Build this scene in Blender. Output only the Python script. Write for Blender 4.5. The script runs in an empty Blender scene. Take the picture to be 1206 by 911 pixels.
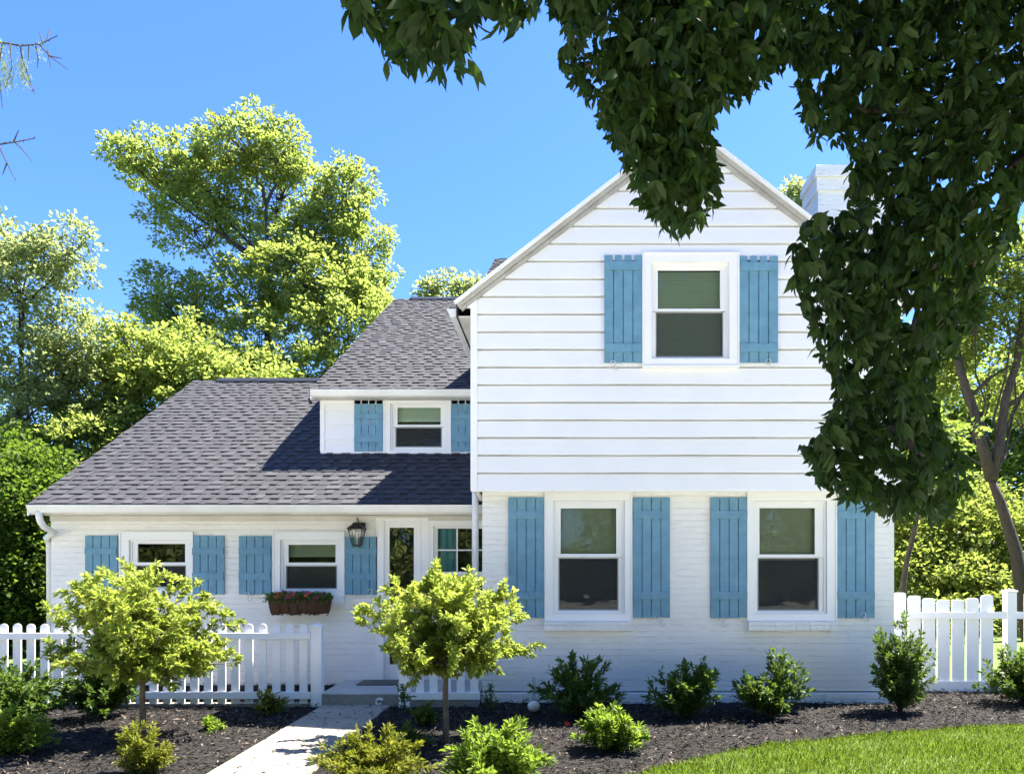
import bpy, math, random
import numpy as np
from mathutils import Vector
R = math.radians
random.seed(7)
rng = np.random.default_rng(11)
C = bpy.context.scene.collection
scn = bpy.context.scene

# ------------------------------------------------------------------ camera, sky, sun, exposure
F, CX, CY, EYE = 880.0, 660.0, 665.0, 1.72          # picture scale, vanishing point, eye height
cam_d = bpy.data.cameras.new('camera'); cam = bpy.data.objects.new('camera', cam_d); C.objects.link(cam)
cam.location = (0, 0, EYE); cam.rotation_euler = (R(90), 0, 0)
cam_d.sensor_width = 36; cam_d.lens = 36 * F / 1206
cam_d.shift_x = (603 - CX) / 1206; cam_d.shift_y = (CY - 455.5) / 1206
cam_d.clip_end = 3000; cam_d.clip_start = 0.05
scn.camera = cam
SUNV = Vector((.66, .25, 1.24)).normalized()
el = math.asin(SUNV.z); az = math.atan2(SUNV.x, SUNV.y)
w = bpy.data.worlds.new('World'); scn.world = w; w.use_nodes = True
nt = w.node_tree; nt.nodes.clear()
sky = nt.nodes.new('ShaderNodeTexSky'); sky.sky_type = 'NISHITA'; sky.sun_disc = False
sky.sun_elevation = el; sky.sun_rotation = az; sky.altitude = 0
sky.air_density = 1.0; sky.dust_density = 0.45; sky.ozone_density = 2.2
bg = nt.nodes.new('ShaderNodeBackground'); bg.inputs[1].default_value = 0.072
wo = nt.nodes.new('ShaderNodeOutputWorld')
tint = nt.nodes.new('ShaderNodeMixRGB'); tint.blend_type = 'MULTIPLY'; tint.inputs[0].default_value = 1; tint.inputs[2].default_value = (.40, .62, 1.02, 1)
nt.links.new(sky.outputs[0], tint.inputs[1]); nt.links.new(tint.outputs[0], bg.inputs[0]); nt.links.new(bg.outputs[0], wo.inputs[0])
sd = bpy.data.lights.new('sun', 'SUN'); sd.energy = 5.0; sd.angle = R(0.53); sd.color = (1, .93, .80)
so = bpy.data.objects.new('sun', sd); C.objects.link(so)
so.rotation_euler = SUNV.to_track_quat('Z', 'Y').to_euler(); so.location = (10, 5, 20)
scn.view_settings.view_transform = 'Standard'; scn.view_settings.look = 'None'
scn.view_settings.gamma = 1; scn.view_settings.exposure = 2.42
scn.render.engine = 'CYCLES'
scn.cycles.max_bounces = 10; scn.cycles.diffuse_bounces = 6; scn.cycles.transparent_max_bounces = 12
scn.cycles.use_denoising = True

def P(px, py, D):                                    # a measured point of the photo at distance D, in metres
    return Vector(((px - CX) * D / F, D, EYE + (CY - py) * D / F))
def XX(px, D): return (px - CX) * D / F
def ZZ(py, D): return EYE + (CY - py) * D / F

# ------------------------------------------------------------------ materials
def mat(name):
    m = bpy.data.materials.new(name); m.use_nodes = True
    n = m.node_tree; n.nodes.clear()
    out = n.nodes.new('ShaderNodeOutputMaterial')
    b = n.nodes.new('ShaderNodeBsdfPrincipled'); n.links.new(b.outputs[0], out.inputs[0])
    return m, n, b, out
def ramp(n, stops):
    r = n.nodes.new('ShaderNodeValToRGB'); e = r.color_ramp.elements
    while len(e) < len(stops): e.new(.5)
    for i, (p, c) in enumerate(stops): e[i].position = p; e[i].color = (*c, 1)
    return r
def noise(n, scale, detail=4, vec=None, rough=.6):
    t = n.nodes.new('ShaderNodeTexNoise'); t.inputs['Scale'].default_value = scale
    t.inputs['Detail'].default_value = detail; t.inputs['Roughness'].default_value = rough
    if vec is not None: n.links.new(vec, t.inputs['Vector'])
    return t
def pos(n): return n.nodes.new('ShaderNodeNewGeometry').outputs['Position']
def bump(n, b, h, strength=.5, dist=.01, prev=None):
    u = n.nodes.new('ShaderNodeBump'); u.inputs['Strength'].default_value = strength
    u.inputs['Distance'].default_value = dist; n.links.new(h, u.inputs['Height'])
    if prev: n.links.new(prev.outputs[0], u.inputs['Normal'])
    n.links.new(u.outputs[0], b.inputs['Normal']); return u
def stretch(n, vec, s):
    v = n.nodes.new('ShaderNodeVectorMath'); v.operation = 'MULTIPLY'
    n.links.new(vec, v.inputs[0]); v.inputs[1].default_value = s; return v.outputs[0]

def painted(name, col, col2, rough=.55, grain=(8, 8, 8), bs=.15, nscale=1.0):
    m, n, b, o = mat(name)
    t = noise(n, 2.2 * nscale, 6, stretch(n, pos(n), (1, 1, 1)))
    r = ramp(n, [(.3, col2), (.62, col)]); n.links.new(t.outputs[0], r.inputs[0])
    n.links.new(r.outputs[0], b.inputs['Base Color']); b.inputs['Roughness'].default_value = rough
    g = noise(n, 1, 5, stretch(n, pos(n), grain)); bump(n, b, g.outputs[0], bs, .004)
    return m
M = {}
M['siding'] = painted('siding_paint', (.80, .80, .80), (.76, .765, .77), .5, (4, 60, 90), .25)
M['trim'] = painted('trim_paint', (.82, .82, .81), (.78, .78, .77), .4, (30, 30, 30), .08)
M['fence'] = painted('fence_vinyl', (.83, .83, .83), (.79, .79, .79), .35, (20, 20, 20), .05)
M['gutter'] = painted('gutter_enamel', (.78, .78, .76), (.68, .67, .64), .35, (10, 10, 10), .08)
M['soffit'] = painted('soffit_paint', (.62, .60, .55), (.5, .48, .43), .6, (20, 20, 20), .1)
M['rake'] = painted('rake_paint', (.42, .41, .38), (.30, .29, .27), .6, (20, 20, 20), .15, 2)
M['blue'] = painted('shutter_paint', (.135, .295, .405), (.095, .225, .325), .6, (90, 90, 4), .9, 3.2)
M['black'] = painted('black_metal', (.02, .02, .022), (.012, .012, .012), .4)
M['hookw'] = painted('hook_enamel', (.62, .62, .60), (.5, .5, .48), .3)
M['mat'] = painted('doormat_fibre', (.16, .14, .12), (.09, .08, .07), .95, (200, 200, 200), .8)
M['pipe'] = painted('downspout_enamel', (.78, .78, .78), (.62, .62, .62), .4, (6, 6, 30), .2, 3)
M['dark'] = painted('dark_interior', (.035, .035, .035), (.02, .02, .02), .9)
M['frame_grey'] = painted('screen_frame', (.2, .2, .21), (.16, .16, .17), .5)
M['concrete'] = None

def brick_mat(nm='painted_brick', j0=(.70, .69, .67), w0=(.80, .78, .75)):
    m, n, b, o = mat(nm)
    s = n.nodes.new('ShaderNodeSeparateXYZ'); n.links.new(pos(n), s.inputs[0])
    wob = noise(n, 1.7, 3, pos(n))
    ad = n.nodes.new('ShaderNodeMath'); ad.operation = 'ADD'; n.links.new(s.outputs[0], ad.inputs[0]); n.links.new(s.outputs[1], ad.inputs[1])
    wm = n.nodes.new('ShaderNodeMath'); wm.operation = 'MULTIPLY_ADD'; n.links.new(wob.outputs[0], wm.inputs[0]); wm.inputs[1].default_value = .03
    n.links.new(s.outputs[2], wm.inputs[2])
    c = n.nodes.new('ShaderNodeCombineXYZ'); n.links.new(ad.outputs[0], c.inputs[0]); n.links.new(wm.outputs[0], c.inputs[1])
    bt = n.nodes.new('ShaderNodeTexBrick'); n.links.new(c.outputs[0], bt.inputs[0])
    bt.inputs['Scale'].default_value = 1; bt.inputs['Brick Width'].default_value = .21; bt.inputs['Row Height'].default_value = .0762
    bt.inputs['Mortar Size'].default_value = .0065; bt.inputs['Mortar Smooth'].default_value = .9
    bt.inputs['Color1'].default_value = (1, 1, 1, 1); bt.inputs['Color2'].default_value = (.72, .72, .72, 1); bt.inputs['Mortar'].default_value = (0, 0, 0, 1)
    n1 = noise(n, 30, 6, stretch(n, pos(n), (.35, .35, 1.5))); n2 = noise(n, 1.3, 4, pos(n))
    dv = n.nodes.new('ShaderNodeMath'); dv.operation = 'DIVIDE'; n.links.new(wm.outputs[0], dv.inputs[0]); dv.inputs[1].default_value = .0762
    pp = n.nodes.new('ShaderNodeMath'); pp.operation = 'PINGPONG'; n.links.new(dv.outputs[0], pp.inputs[0]); pp.inputs[1].default_value = .5
    bed_ = ramp(n, [(.0, (0, 0, 0)), (.10, (1, 1, 1))]); n.links.new(pp.outputs[0], bed_.inputs[0])      # 0 in the bed joint
    seg = ramp(n, [(.32, (0, 0, 0)), (.47, (1, 1, 1))]); n.links.new(noise(n, 5, 5, stretch(n, pos(n), (.7, .7, 2.2)), .7).outputs[0], seg.inputs[0])
    mxs = n.nodes.new('ShaderNodeMath'); mxs.operation = 'MAXIMUM'; n.links.new(bed_.outputs[0], mxs.inputs[0]); n.links.new(seg.outputs[0], mxs.inputs[1])
    r = ramp(n, [(.0, j0), (1, (.82, .812, .785))]); n.links.new(mxs.outputs[0], r.inputs[0])
    r2 = ramp(n, [(.3, (.92, .91, .89)), (.65, (1, 1, 1))]); n.links.new(n2.outputs[0], r2.inputs[0])
    r3 = ramp(n, [(.30, w0), (.42, (1, 1, 1))]); n.links.new(noise(n, 9, 6, stretch(n, pos(n), (.35, .35, 2.0)), .7).outputs[0], r3.inputs[0])
    mx = n.nodes.new('ShaderNodeMixRGB'); mx.blend_type = 'MULTIPLY'; mx.inputs[0].default_value = 1
    n.links.new(r.outputs[0], mx.inputs[1]); n.links.new(r2.outputs[0], mx.inputs[2])
    my = n.nodes.new('ShaderNodeMixRGB'); my.blend_type = 'MULTIPLY'; my.inputs[0].default_value = .8
    n.links.new(mx.outputs[0], my.inputs[1]); n.links.new(r3.outputs[0], my.inputs[2])
    n.links.new(my.outputs[0], b.inputs['Base Color']); b.inputs['Roughness'].default_value = .6
    u = bump(n, b, bed_.outputs[0], .38, .005); u2 = bump(n, b, bt.outputs[0], .5, .005, u); bump(n, b, n1.outputs[0], .8, .012, u2)
    return m
M['brick'] = brick_mat(); M['brick_old'] = brick_mat('weathered_shaded_painted_brick', (.34, .32, .30), (.42, .38, .34))  # chimney brick: weathering, with corbel shade worked into its darker contrast

def attr_mat(name, stops, rough=.9, bscale=300, bs=.4, attr='rnd'):
    m, n, b, o = mat(name)
    a = n.nodes.new('ShaderNodeAttribute'); a.attribute_name = attr
    r = ramp(n, stops); n.links.new(a.outputs['Fac'], r.inputs[0])
    g = noise(n, bscale, 3, pos(n)); g2 = ramp(n, [(.3, (.65, .65, .65)), (.7, (1.25, 1.25, 1.25))]); n.links.new(g.outputs[0], g2.inputs[0])
    mx = n.nodes.new('ShaderNodeMixRGB'); mx.blend_type = 'MULTIPLY'; mx.inputs[0].default_value = .8
    n.links.new(r.outputs[0], mx.inputs[1]); n.links.new(g2.outputs[0], mx.inputs[2]); n.links.new(mx.outputs[0], b.inputs['Base Color'])
    b.inputs['Roughness'].default_value = rough; bump(n, b, g.outputs[0], bs, .003)
    return m
M['shingle'] = attr_mat('asphalt_shingle', [(0, (.008, .009, .013)), (.3, (.025, .026, .034)), (.6, (.037, .038, .047)), (1, (.058, .058, .068))], .9, 180, .6)
M['mulch'] = attr_mat('mulch_chips', [(0, (.0035, .0025, .002)), (.5, (.008, .006, .0045)), (.76, (.030, .022, .017)), (1, (.20, .155, .12))], .9, 60, .6)

def leaf_mat(name, c0, c1, tr, rough=.5, tw=.5, gloss=.25):
    m = bpy.data.materials.new(name); m.use_nodes = True; n = m.node_tree; n.nodes.clear()
    out = n.nodes.new('ShaderNodeOutputMaterial')
    a = n.nodes.new('ShaderNodeAttribute'); a.attribute_name = 'rnd'
    r = ramp(n, [(0, c0), (1, c1)]); n.links.new(a.outputs['Fac'], r.inputs[0])
    d = n.nodes.new('ShaderNodeBsdfPrincipled'); n.links.new(r.outputs[0], d.inputs['Base Color']); d.inputs['Roughness'].default_value = rough
    d.inputs['Specular IOR Level'].default_value = gloss
    t = n.nodes.new('ShaderNodeBsdfTranslucent')
    r2 = ramp(n, [(0, tuple(x * .8 for x in tr)), (1, tuple(x * 1.15 for x in tr))]); n.links.new(a.outputs['Fac'], r2.inputs[0])
    n.links.new(r2.outputs[0], t.inputs[0])
    mx = n.nodes.new('ShaderNodeMixShader'); mx.inputs[0].default_value = tw
    n.links.new(d.outputs[0], mx.inputs[1]); n.links.new(t.outputs[0], mx.inputs[2]); n.links.new(mx.outputs[0], out.inputs[0])
    return m
M['leaf_magnolia'] = leaf_mat('leaf_dark_broad', (0.01, 0.022, 0.004), (0.025, 0.05, 0.008), (0.036, 0.074, 0.009), .5, .36, .14)
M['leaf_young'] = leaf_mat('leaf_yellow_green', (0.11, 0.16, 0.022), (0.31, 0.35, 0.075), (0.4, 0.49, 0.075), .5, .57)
M['leaf_maple'] = leaf_mat('leaf_spring_green', (0.12, 0.165, 0.03), (0.23, 0.275, 0.07), (0.33, 0.41, 0.085), .55, .60)
M['leaf_pale'] = leaf_mat('leaf_pale_spring', (0.15, 0.185, 0.07), (0.26, 0.295, 0.125), (0.36, 0.43, 0.15), .55, .58)
M['leaf_mid'] = leaf_mat('leaf_mid_green', (0.055, 0.1, 0.018), (0.13, 0.18, 0.034), (0.22, 0.31, 0.048), .55, .58)
M['leaf_deep'] = leaf_mat('leaf_deep_green', (0.028, 0.062, 0.011), (0.085, 0.135, 0.022), (0.13, 0.21, 0.022), .5, .55)
M['leaf_lime'] = leaf_mat('leaf_lime', (0.09, 0.13, 0.02), (0.2, 0.235, 0.05), (0.29, 0.36, 0.065), .55, .56)
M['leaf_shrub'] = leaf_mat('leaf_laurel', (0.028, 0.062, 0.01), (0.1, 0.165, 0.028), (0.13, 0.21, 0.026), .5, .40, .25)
M['leaf_gold'] = leaf_mat('leaf_gold_spirea', (0.090, 0.117, 0.010), (0.223, 0.223, 0.027), (0.213, 0.239, 0.021), .5, .5)
M['leaf_bright'] = leaf_mat('leaf_bright_euonymus', (0.065, 0.12, 0.012), (0.16, 0.23, 0.03), (0.26, 0.38, 0.04), .5, .55)
M['grass'] = leaf_mat('grass_blades', (0.06, 0.115, 0.012), (0.155, 0.225, 0.022), (0.19, 0.28, 0.025), .5, .5)
def bark(name, c0, c1, sc=30):
    m, n, b, o = mat(name)
    t = noise(n, sc, 6, stretch(n, pos(n), (1, 1, .25))); r = ramp(n, [(.3, c0), (.7, c1)])
    n.links.new(t.outputs[0], r.inputs[0]); n.links.new(r.outputs[0], b.inputs['Base Color']); b.inputs['Roughness'].default_value = .9
    bump(n, b, t.outputs[0], .7, .01); return m
M['bark'] = bark('bark_brown', (.018, .013, .010), (.06, .045, .034))
M['bark_young'] = bark('bark_young', (.06, .045, .028), (.15, .115, .075), 60)
M['twig'] = bark('twig_grey', (.018, .016, .012), (.045, .04, .028), 80)

def ground_mat(name, stops, sc, bs=.6, dist=.02, sc2=None):
    m, n, b, o = mat(name)
    t = noise(n, sc, 8, pos(n), .7); r = ramp(n, stops); n.links.new(t.outputs[0], r.inputs[0])
    t2 = noise(n, sc2 or sc * .08, 4, pos(n)); r2 = ramp(n, [(.3, (.8, .8, .8)), (.7, (1.1, 1.1, 1.1))]); n.links.new(t2.outputs[0], r2.inputs[0])
    mx = n.nodes.new('ShaderNodeMixRGB'); mx.blend_type = 'MULTIPLY'; mx.inputs[0].default_value = 1
    n.links.new(r.outputs[0], mx.inputs[1]); n.links.new(r2.outputs[0], mx.inputs[2]); n.links.new(mx.outputs[0], b.inputs['Base Color'])
    b.inputs['Roughness'].default_value = .95; bump(n, b, t.outputs[0], bs, dist); return m
M['lawn'] = ground_mat('lawn_ground', [(.3, (.055, .10, .014)), (.7, (.12, .17, .025))], 40)
M['bed'] = ground_mat('mulch_ground', [(.35, (.005, .004, .0035)), (.6, (.016, .012, .011)), (.75, (.035, .028, .023))], 45, 1, .04)
M['concrete'] = ground_mat('path_concrete', [(.3, (.23, .205, .165)), (.7, (.32, .288, .235))], 60, .25, .004, 2.0)
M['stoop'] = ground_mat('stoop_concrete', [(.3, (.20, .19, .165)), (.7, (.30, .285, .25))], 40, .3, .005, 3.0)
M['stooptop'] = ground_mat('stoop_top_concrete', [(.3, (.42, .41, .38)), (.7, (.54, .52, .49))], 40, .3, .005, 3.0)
M['bounce'] = ground_mat('bounce_concrete', [(.3, (.60, .58, .53)), (.7, (.70, .68, .63))], 20, .2, .004, 1.0)  # pale concrete of the added bounce surface

def glass_mat(name, tint, refl=.05):
    m = bpy.data.materials.new(name); m.use_nodes = True; n = m.node_tree; n.nodes.clear()
    out = n.nodes.new('ShaderNodeOutputMaterial')
    t = n.nodes.new('ShaderNodeBsdfTransparent'); t.inputs[0].default_value = (*tint, 1)
    g = n.nodes.new('ShaderNodeBsdfGlossy'); g.inputs['Roughness'].default_value = .01; g.inputs[0].default_value = (.9, .95, .92, 1)
    f = n.nodes.new('ShaderNodeFresnel'); f.inputs[0].default_value = 1.5
    ad = n.nodes.new('ShaderNodeMath'); ad.operation = 'ADD'; n.links.new(f.outputs[0], ad.inputs[0]); ad.inputs[1].default_value = refl - .04
    ad.use_clamp = True
    w_ = noise(n, 3, 2, pos(n)); u = n.nodes.new('ShaderNodeBump'); u.inputs['Strength'].default_value = .12; u.inputs['Distance'].default_value = .02
    n.links.new(w_.outputs[0], u.inputs['Height']); n.links.new(u.outputs[0], g.inputs['Normal'])
    mx = n.nodes.new('ShaderNodeMixShader'); n.links.new(ad.outputs[0], mx.inputs[0])
    n.links.new(t.outputs[0], mx.inputs[1]); n.links.new(g.outputs[0], mx.inputs[2]); n.links.new(mx.outputs[0], out.inputs[0]); return m
M['glass'] = glass_mat('window_glass', (.84, .90, .83), .05)
M['glass_dark'] = glass_mat('door_glass', (.5, .52, .5), .08)
M['glass_clear'] = glass_mat('lantern_glass', (.88, .88, .86))
def screen_mat():
    m, n, b, o = mat('insect_screen'); b.inputs['Base Color'].default_value = (.03, .033, .035, 1); b.inputs['Roughness'].default_value = .8
    t = n.nodes.new('ShaderNodeBsdfTransparent'); mx = n.nodes.new('ShaderNodeMixShader'); mx.inputs[0].default_value = .48
    n.links.new(t.outputs[0], mx.inputs[1]); n.links.new(b.outputs[0], mx.inputs[2]); n.links.new(mx.outputs[0], o.inputs[0]); return m
M['screen'] = screen_mat()
def blind_mat(name, c):
    m, n, b, o = mat(name); b.inputs['Base Color'].default_value = (*c, 1); b.inputs['Roughness'].default_value = .6; return m
M['blind'] = blind_mat('blind_slats', (.30, .335, .27))
M['blind_grey'] = blind_mat('blind_slats_grey', (.30, .34, .33))
M['blind_pale'] = blind_mat('blind_slats_pale', (.55, .66, .57)); M['curtain'] = blind_mat('curtain_blue', (.10, .30, .40))
M['coco'] = ground_mat('coco_liner', [(.3, (.035, .016, .010)), (.7, (.14, .065, .035))], 90, 1, .02)
for nm, c in (('pink', (.55, .03, .16)), ('orange', (.75, .16, .05)), ('magenta', (.42, .02, .20)), ('red', (.8, .08, .03))):
    M[nm] = blind_mat('petal_' + nm, c)

# ------------------------------------------------------------------ object helpers
def link(name, me, m, parent=None):
    o = bpy.data.objects.new(name, me); C.objects.link(o)
    if m is not None: me.materials.append(m)
    if parent: o.parent = parent
    return o
def tag(o, label=None, cat=None, group=None, kind=None):
    if label: o['label'] = label
    if cat: o['category'] = cat
    if group: o['group'] = group
    if kind: o['kind'] = kind
    return o
def empty(name, loc=(0, 0, 0), rz=0):
    o = bpy.data.objects.new(name, None); C.objects.link(o); o.location = loc; o.rotation_euler = (0, 0, rz); o.empty_display_size = .2
    return o
class MB:
    def __init__(s): s.v = []; s.f = []; s.c = []
    def face(s, pts, c=0.5):
        i = len(s.v); s.v += [tuple(p) for p in pts]; s.f.append(tuple(range(i, i + len(pts)))); s.c.append(c); return s
    def box(s, x0, x1, y0, y1, z0, z1, c=.5):
        i = len(s.v)
        s.v += [(x0, y0, z0), (x1, y0, z0), (x1, y1, z0), (x0, y1, z0), (x0, y0, z1), (x1, y0, z1), (x1, y1, z1), (x0, y1, z1)]
        s.f += [tuple(i + k for k in q) for q in ((0, 3, 2, 1), (4, 5, 6, 7), (0, 1, 5, 4), (1, 2, 6, 5), (2, 3, 7, 6), (3, 0, 4, 7))]
        s.c += [c] * 6; return s
    def prism(s, prof, a0, a1, fn, c=.5):            # profile polygon swept from a0 to a1; fn(a, u, v) gives a point
        i = len(s.v); n = len(prof)
        s.v += [tuple(fn(a0, *p)) for p in prof] + [tuple(fn(a1, *p)) for p in prof]
        s.f += [(i + k, i + (k + 1) % n, i + n + (k + 1) % n, i + n + k) for k in range(n)] + [tuple(range(i + n - 1, i - 1, -1)), tuple(range(i + n, i + 2 * n))]
        s.c += [c] * (n + 2); return s
    def tube(s, pts, rad, sides=8, cap=True, c=.5):
        pts = [Vector(p) for p in pts]; n = len(pts); i = len(s.v)
        up = Vector((0.31, .17, .93))
        for k, p in enumerate(pts):
            d = (pts[min(k + 1, n - 1)] - pts[max(k - 1, 0)]).normalized()
            if abs(d.dot(up)) > .97: up = Vector((1, 0, .1))
            a = d.cross(up).normalized(); b = d.cross(a)
            r = rad[k] if hasattr(rad, '__len__') else rad
            for q in range(sides):
                t = 2 * math.pi * q / sides; s.v.append(tuple(p + a * (r * math.cos(t)) + b * (r * math.sin(t))))
        for k in range(n - 1):
            for q in range(sides):
                s.f.append((i + k * sides + q, i + k * sides + (q + 1) % sides, i + (k + 1) * sides + (q + 1) % sides, i + (k + 1) * sides + q)); s.c.append(c)
        if cap:
            s.f += [tuple(i + q for q in range(sides))[::-1], tuple(i + (n - 1) * sides + q for q in range(sides))]; s.c += [c, c]
        return s
    def build(s, name, m, parent=None, bevel=0, smooth=False, attr=False):
        me = bpy.data.meshes.new(name); me.from_pydata(s.v, [], s.f); me.update()
        if attr:
            a = me.attributes.new('rnd', 'FLOAT', 'FACE'); a.data.foreach_set('value', s.c)
        if smooth: me.polygons.foreach_set('use_smooth', [True] * len(me.polygons))
        o = link(name, me, m, parent)
        if bevel:
            b = o.modifiers.new('bevel', 'BEVEL'); b.width = bevel; b.segments = 2; b.limit_method = 'ANGLE'
        return o
def subtract(a, b, holes):
    segs = [(a, b)]
    for h0, h1 in holes:
        ns = []
        for s0, s1 in segs:
            if h1 <= s0 or h0 >= s1: ns.append((s0, s1)); continue
            if h0 > s0: ns.append((s0, h0))
            if h1 < s1: ns.append((h1, s1))
        segs = ns
    return segs
def wall_xz(mb, x0, x1, z0, z1, y, holes, th=.12):   # wall facing the viewer, openings left out, with reveals
    zs = sorted({z0, z1, *[h[2] for h in holes], *[h[3] for h in holes]}); zs = [z for z in zs if z0 <= z <= z1]
    for a, b in zip(zs, zs[1:]):
        mid = (a + b) / 2
        for s0, s1 in subtract(x0, x1, [(h[0], h[1]) for h in holes if h[2] < mid < h[3]]):
            mb.face([(s0, y, a), (s1, y, a), (s1, y, b), (s0, y, b)])
            mb.face([(s1, y + th, a), (s0, y + th, a), (s0, y + th, b), (s1, y + th, b)])
    for h in holes:
        X0, X1, Z0, Z1 = h[:4]
        mb.face([(X0, y, Z0), (X0, y, Z1), (X0, y + th, Z1), (X0, y + th, Z0)]); mb.face([(X1, y, Z0), (X1, y + th, Z0), (X1, y + th, Z1), (X1, y, Z1)])
        mb.face([(X0, y, Z1), (X1, y, Z1), (X1, y + th, Z1), (X0, y + th, Z1)]); mb.face([(X0, y, Z0), (X0, y + th, Z0), (X1, y + th, Z0), (X1, y, Z0)])

def leaves(name, base, d, nrm, L, W, m, parent=None, fold=.25, fine=False, curl=.0, rnd=None):
    """vectorised leaf cards: base points, growth direction, normal, length, width"""
    base = np.asarray(base, float); d = np.asarray(d, float); nrm = np.asarray(nrm, float); N = len(base)
    d /= np.linalg.norm(d, axis=1, keepdims=True) + 1e-9
    s = np.cross(d, nrm); s /= np.linalg.norm(s, axis=1, keepdims=True) + 1e-9
    u = np.cross(s, d)
    L = np.broadcast_to(np.asarray(L, float).reshape(-1, 1), (N, 1)); W = np.broadcast_to(np.asarray(W, float).reshape(-1, 1), (N, 1))
    if not fine:
        v = np.stack([base, base + d * L * .45 + s * W * .5 + u * W * fold, base + d * L - u * L * curl, base + d * L * .45 - s * W * .5 + u * W * fold], 1)
        f = np.array([[0, 1, 2], [0, 2, 3]]); k = 4
    else:
        def q(t, sd, h=0): return base + d * L * t + s * W * sd + u * (W * h) - u * L * curl * t * t
        v = np.stack([q(0, 0), q(.25, .38, fold * .8), q(.62, .46, fold), q(1, 0), q(.62, -.46, fold), q(.25, -.38, fold * .8), q(.3, 0), q(.65, 0)], 1)
        f = None; k = 8
    V = v.reshape(-1, 3)
    me = bpy.data.meshes.new(name)
    off = (np.arange(N) * k)[:, None, None]
    if not fine:
        Fa = (f[None] + off).reshape(-1, 3); nf = len(Fa); per = 2
    else:
        f = np.array([[0, 1, 6], [1, 2, 7], [1, 7, 6], [2, 3, 7], [0, 6, 5], [5, 6, 7], [5, 7, 4], [4, 7, 3]])
        Fa = (f[None] + off).reshape(-1, 3); nf = len(Fa); per = 8
    me.vertices.add(len(V)); me.vertices.foreach_set('co', V.astype(np.float32).ravel())
    me.loops.add(nf * 3); me.loops.foreach_set('vertex_index', Fa.astype(np.int32).ravel())
    me.polygons.add(nf); me.polygons.foreach_set('loop_start', np.arange(0, nf * 3, 3, dtype=np.int32))
    try: me.polygons.foreach_set('loop_total', np.full(nf, 3, dtype=np.int32))
    except Exception: pass
    if rnd is None: rnd = rng.random(N)
    a = me.attributes.new('rnd', 'FLOAT', 'FACE'); a.data.foreach_set('value', np.repeat(np.clip(rnd, 0, 1), per).astype(np.float32))
    me.update(calc_edges=True); me.validate()
    if fine: me.polygons.foreach_set('use_smooth', [True] * nf)
    return link(name, me, m, parent)
def unit(v): return v / (np.linalg.norm(v, axis=-1, keepdims=True) + 1e-9)

# ================================================================== GROUND
def sheet(name, pts, z, m, label=None):
    mb = MB(); mb.face([(x, y, z) for x, y in pts]); o = mb.build(name, m); tag(o, kind='structure'); return o
sheet('ground', [(-600, -600), (600, -600), (600, 900), (-600, 900)], -.004, M['lawn'])
# lawn edge measured in metres on the ground (X, distance)
edge = [(-.9, 5.55), (-.2, 5.65), (.3, 5.85), (.70, 6.15), (1.15, 6.55), (1.56, 6.88), (2.0, 7.1), (2.48, 7.27), (3.05, 7.5), (3.66, 7.68), (4.3, 7.88), (5.0, 8.05), (6.0, 8.3), (7.5, 8.6)]
def edge_y(x): return float(np.interp(x, [p[0] for p in edge], [p[1] for p in edge]))
def bed_z(x, y):
    z = .012 * math.sin(x * 2.1 + y) * math.sin(y * 2.7 + 1) + .018
    if x < -1: z += .09 * min(1, max(0, (y - 9.15) / .7))
    return z
mb = MB(); nx, ny = 170, 60
xs = np.linspace(-9.5, 7.5, nx); idx = {}
for i, x in enumerate(xs):
    y0 = edge_y(x) if x > -.9 else 5.55
    for j in range(ny):
        y = y0 + (10.6 - y0) * j / (ny - 1)
        z = bed_z(x, y) + random.uniform(-.006, .008)
        if j == 0: z = -.02
        mb.v.append((x, y, z))
for i in range(nx - 1):
    for j in range(ny - 1):
        a = i * ny + j; mb.f.append((a, a + ny, a + ny + 1, a + 1)); mb.c.append(.3)
bed = mb.build('mulch_bed', M['bed'], smooth=True); tag(bed, kind='structure')
PX0, PX1 = -2.84, -2.04
mb = MB(); ys = [5.51, 6.52, 8.14, 8.955]
for a, b in zip(ys, ys[1:]): mb.box(PX0, PX1, a + .004, b - .004, -.05, .052)
path = mb.build('path', M['concrete'], bevel=.008); tag(path, kind='structure')
mb = MB(); mb.box(-22, 22, -16, 5.5, -.05, .02)
tag(mb.build('bounce_slab', M['bounce']), kind='structure')  # pale slab added out of view to bounce light onto the shaded facade
# mulch chips
N = 62000
x = rng.uniform(-9, 7, N); y = rng.uniform(5.2, 10.0, N) ** 1.0
ey = np.interp(x, [p[0] for p in edge], [p[1] for p in edge]); ey = np.where(x < -.9, 5.55, ey)
ok = (y > ey + .01 - .06 * rng.random(N) ** 3) & ~((x > PX0 + .06 * rng.random(N) ** 4 - .02) & (x < PX1 - .08 * rng.random(N) ** 4 + .02) & ((x < PX0) | (x > PX1) | (rng.random(N) < .93)) & (rng.random(N) < .9985)) & ~((x > -2.9) & (x < -.95) & (y > 8.9)) & ~((x > -.97) & (y > 9.2) & (x < 4.15))
x, y = x[ok], y[ok]; N = len(x)
z = np.array([bed_z(a, b) for a, b in zip(x, y)]) + rng.uniform(0, .028, N); z = np.where((x > PX0) & (x < PX1), .056, z)
ang = rng.uniform(0, 2 * math.pi, N); tilt = rng.normal(.05, .38, N)
d = np.stack([np.cos(ang), np.sin(ang), tilt], 1); nn = np.stack([rng.normal(0, .35, N), rng.normal(0, .35, N), np.ones(N)], 1)
rn = rng.random(N) ** 1.5
chips = leaves('mulch_chips', np.stack([x, y, z], 1), d, nn, rng.uniform(.02, .095, N), rng.uniform(.007, .018, N), M['mulch'], fold=.2, curl=.1, rnd=rn)
tag(chips, 'dark shredded bark mulch chips covering the planting beds', 'mulch', kind='stuff')
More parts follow.
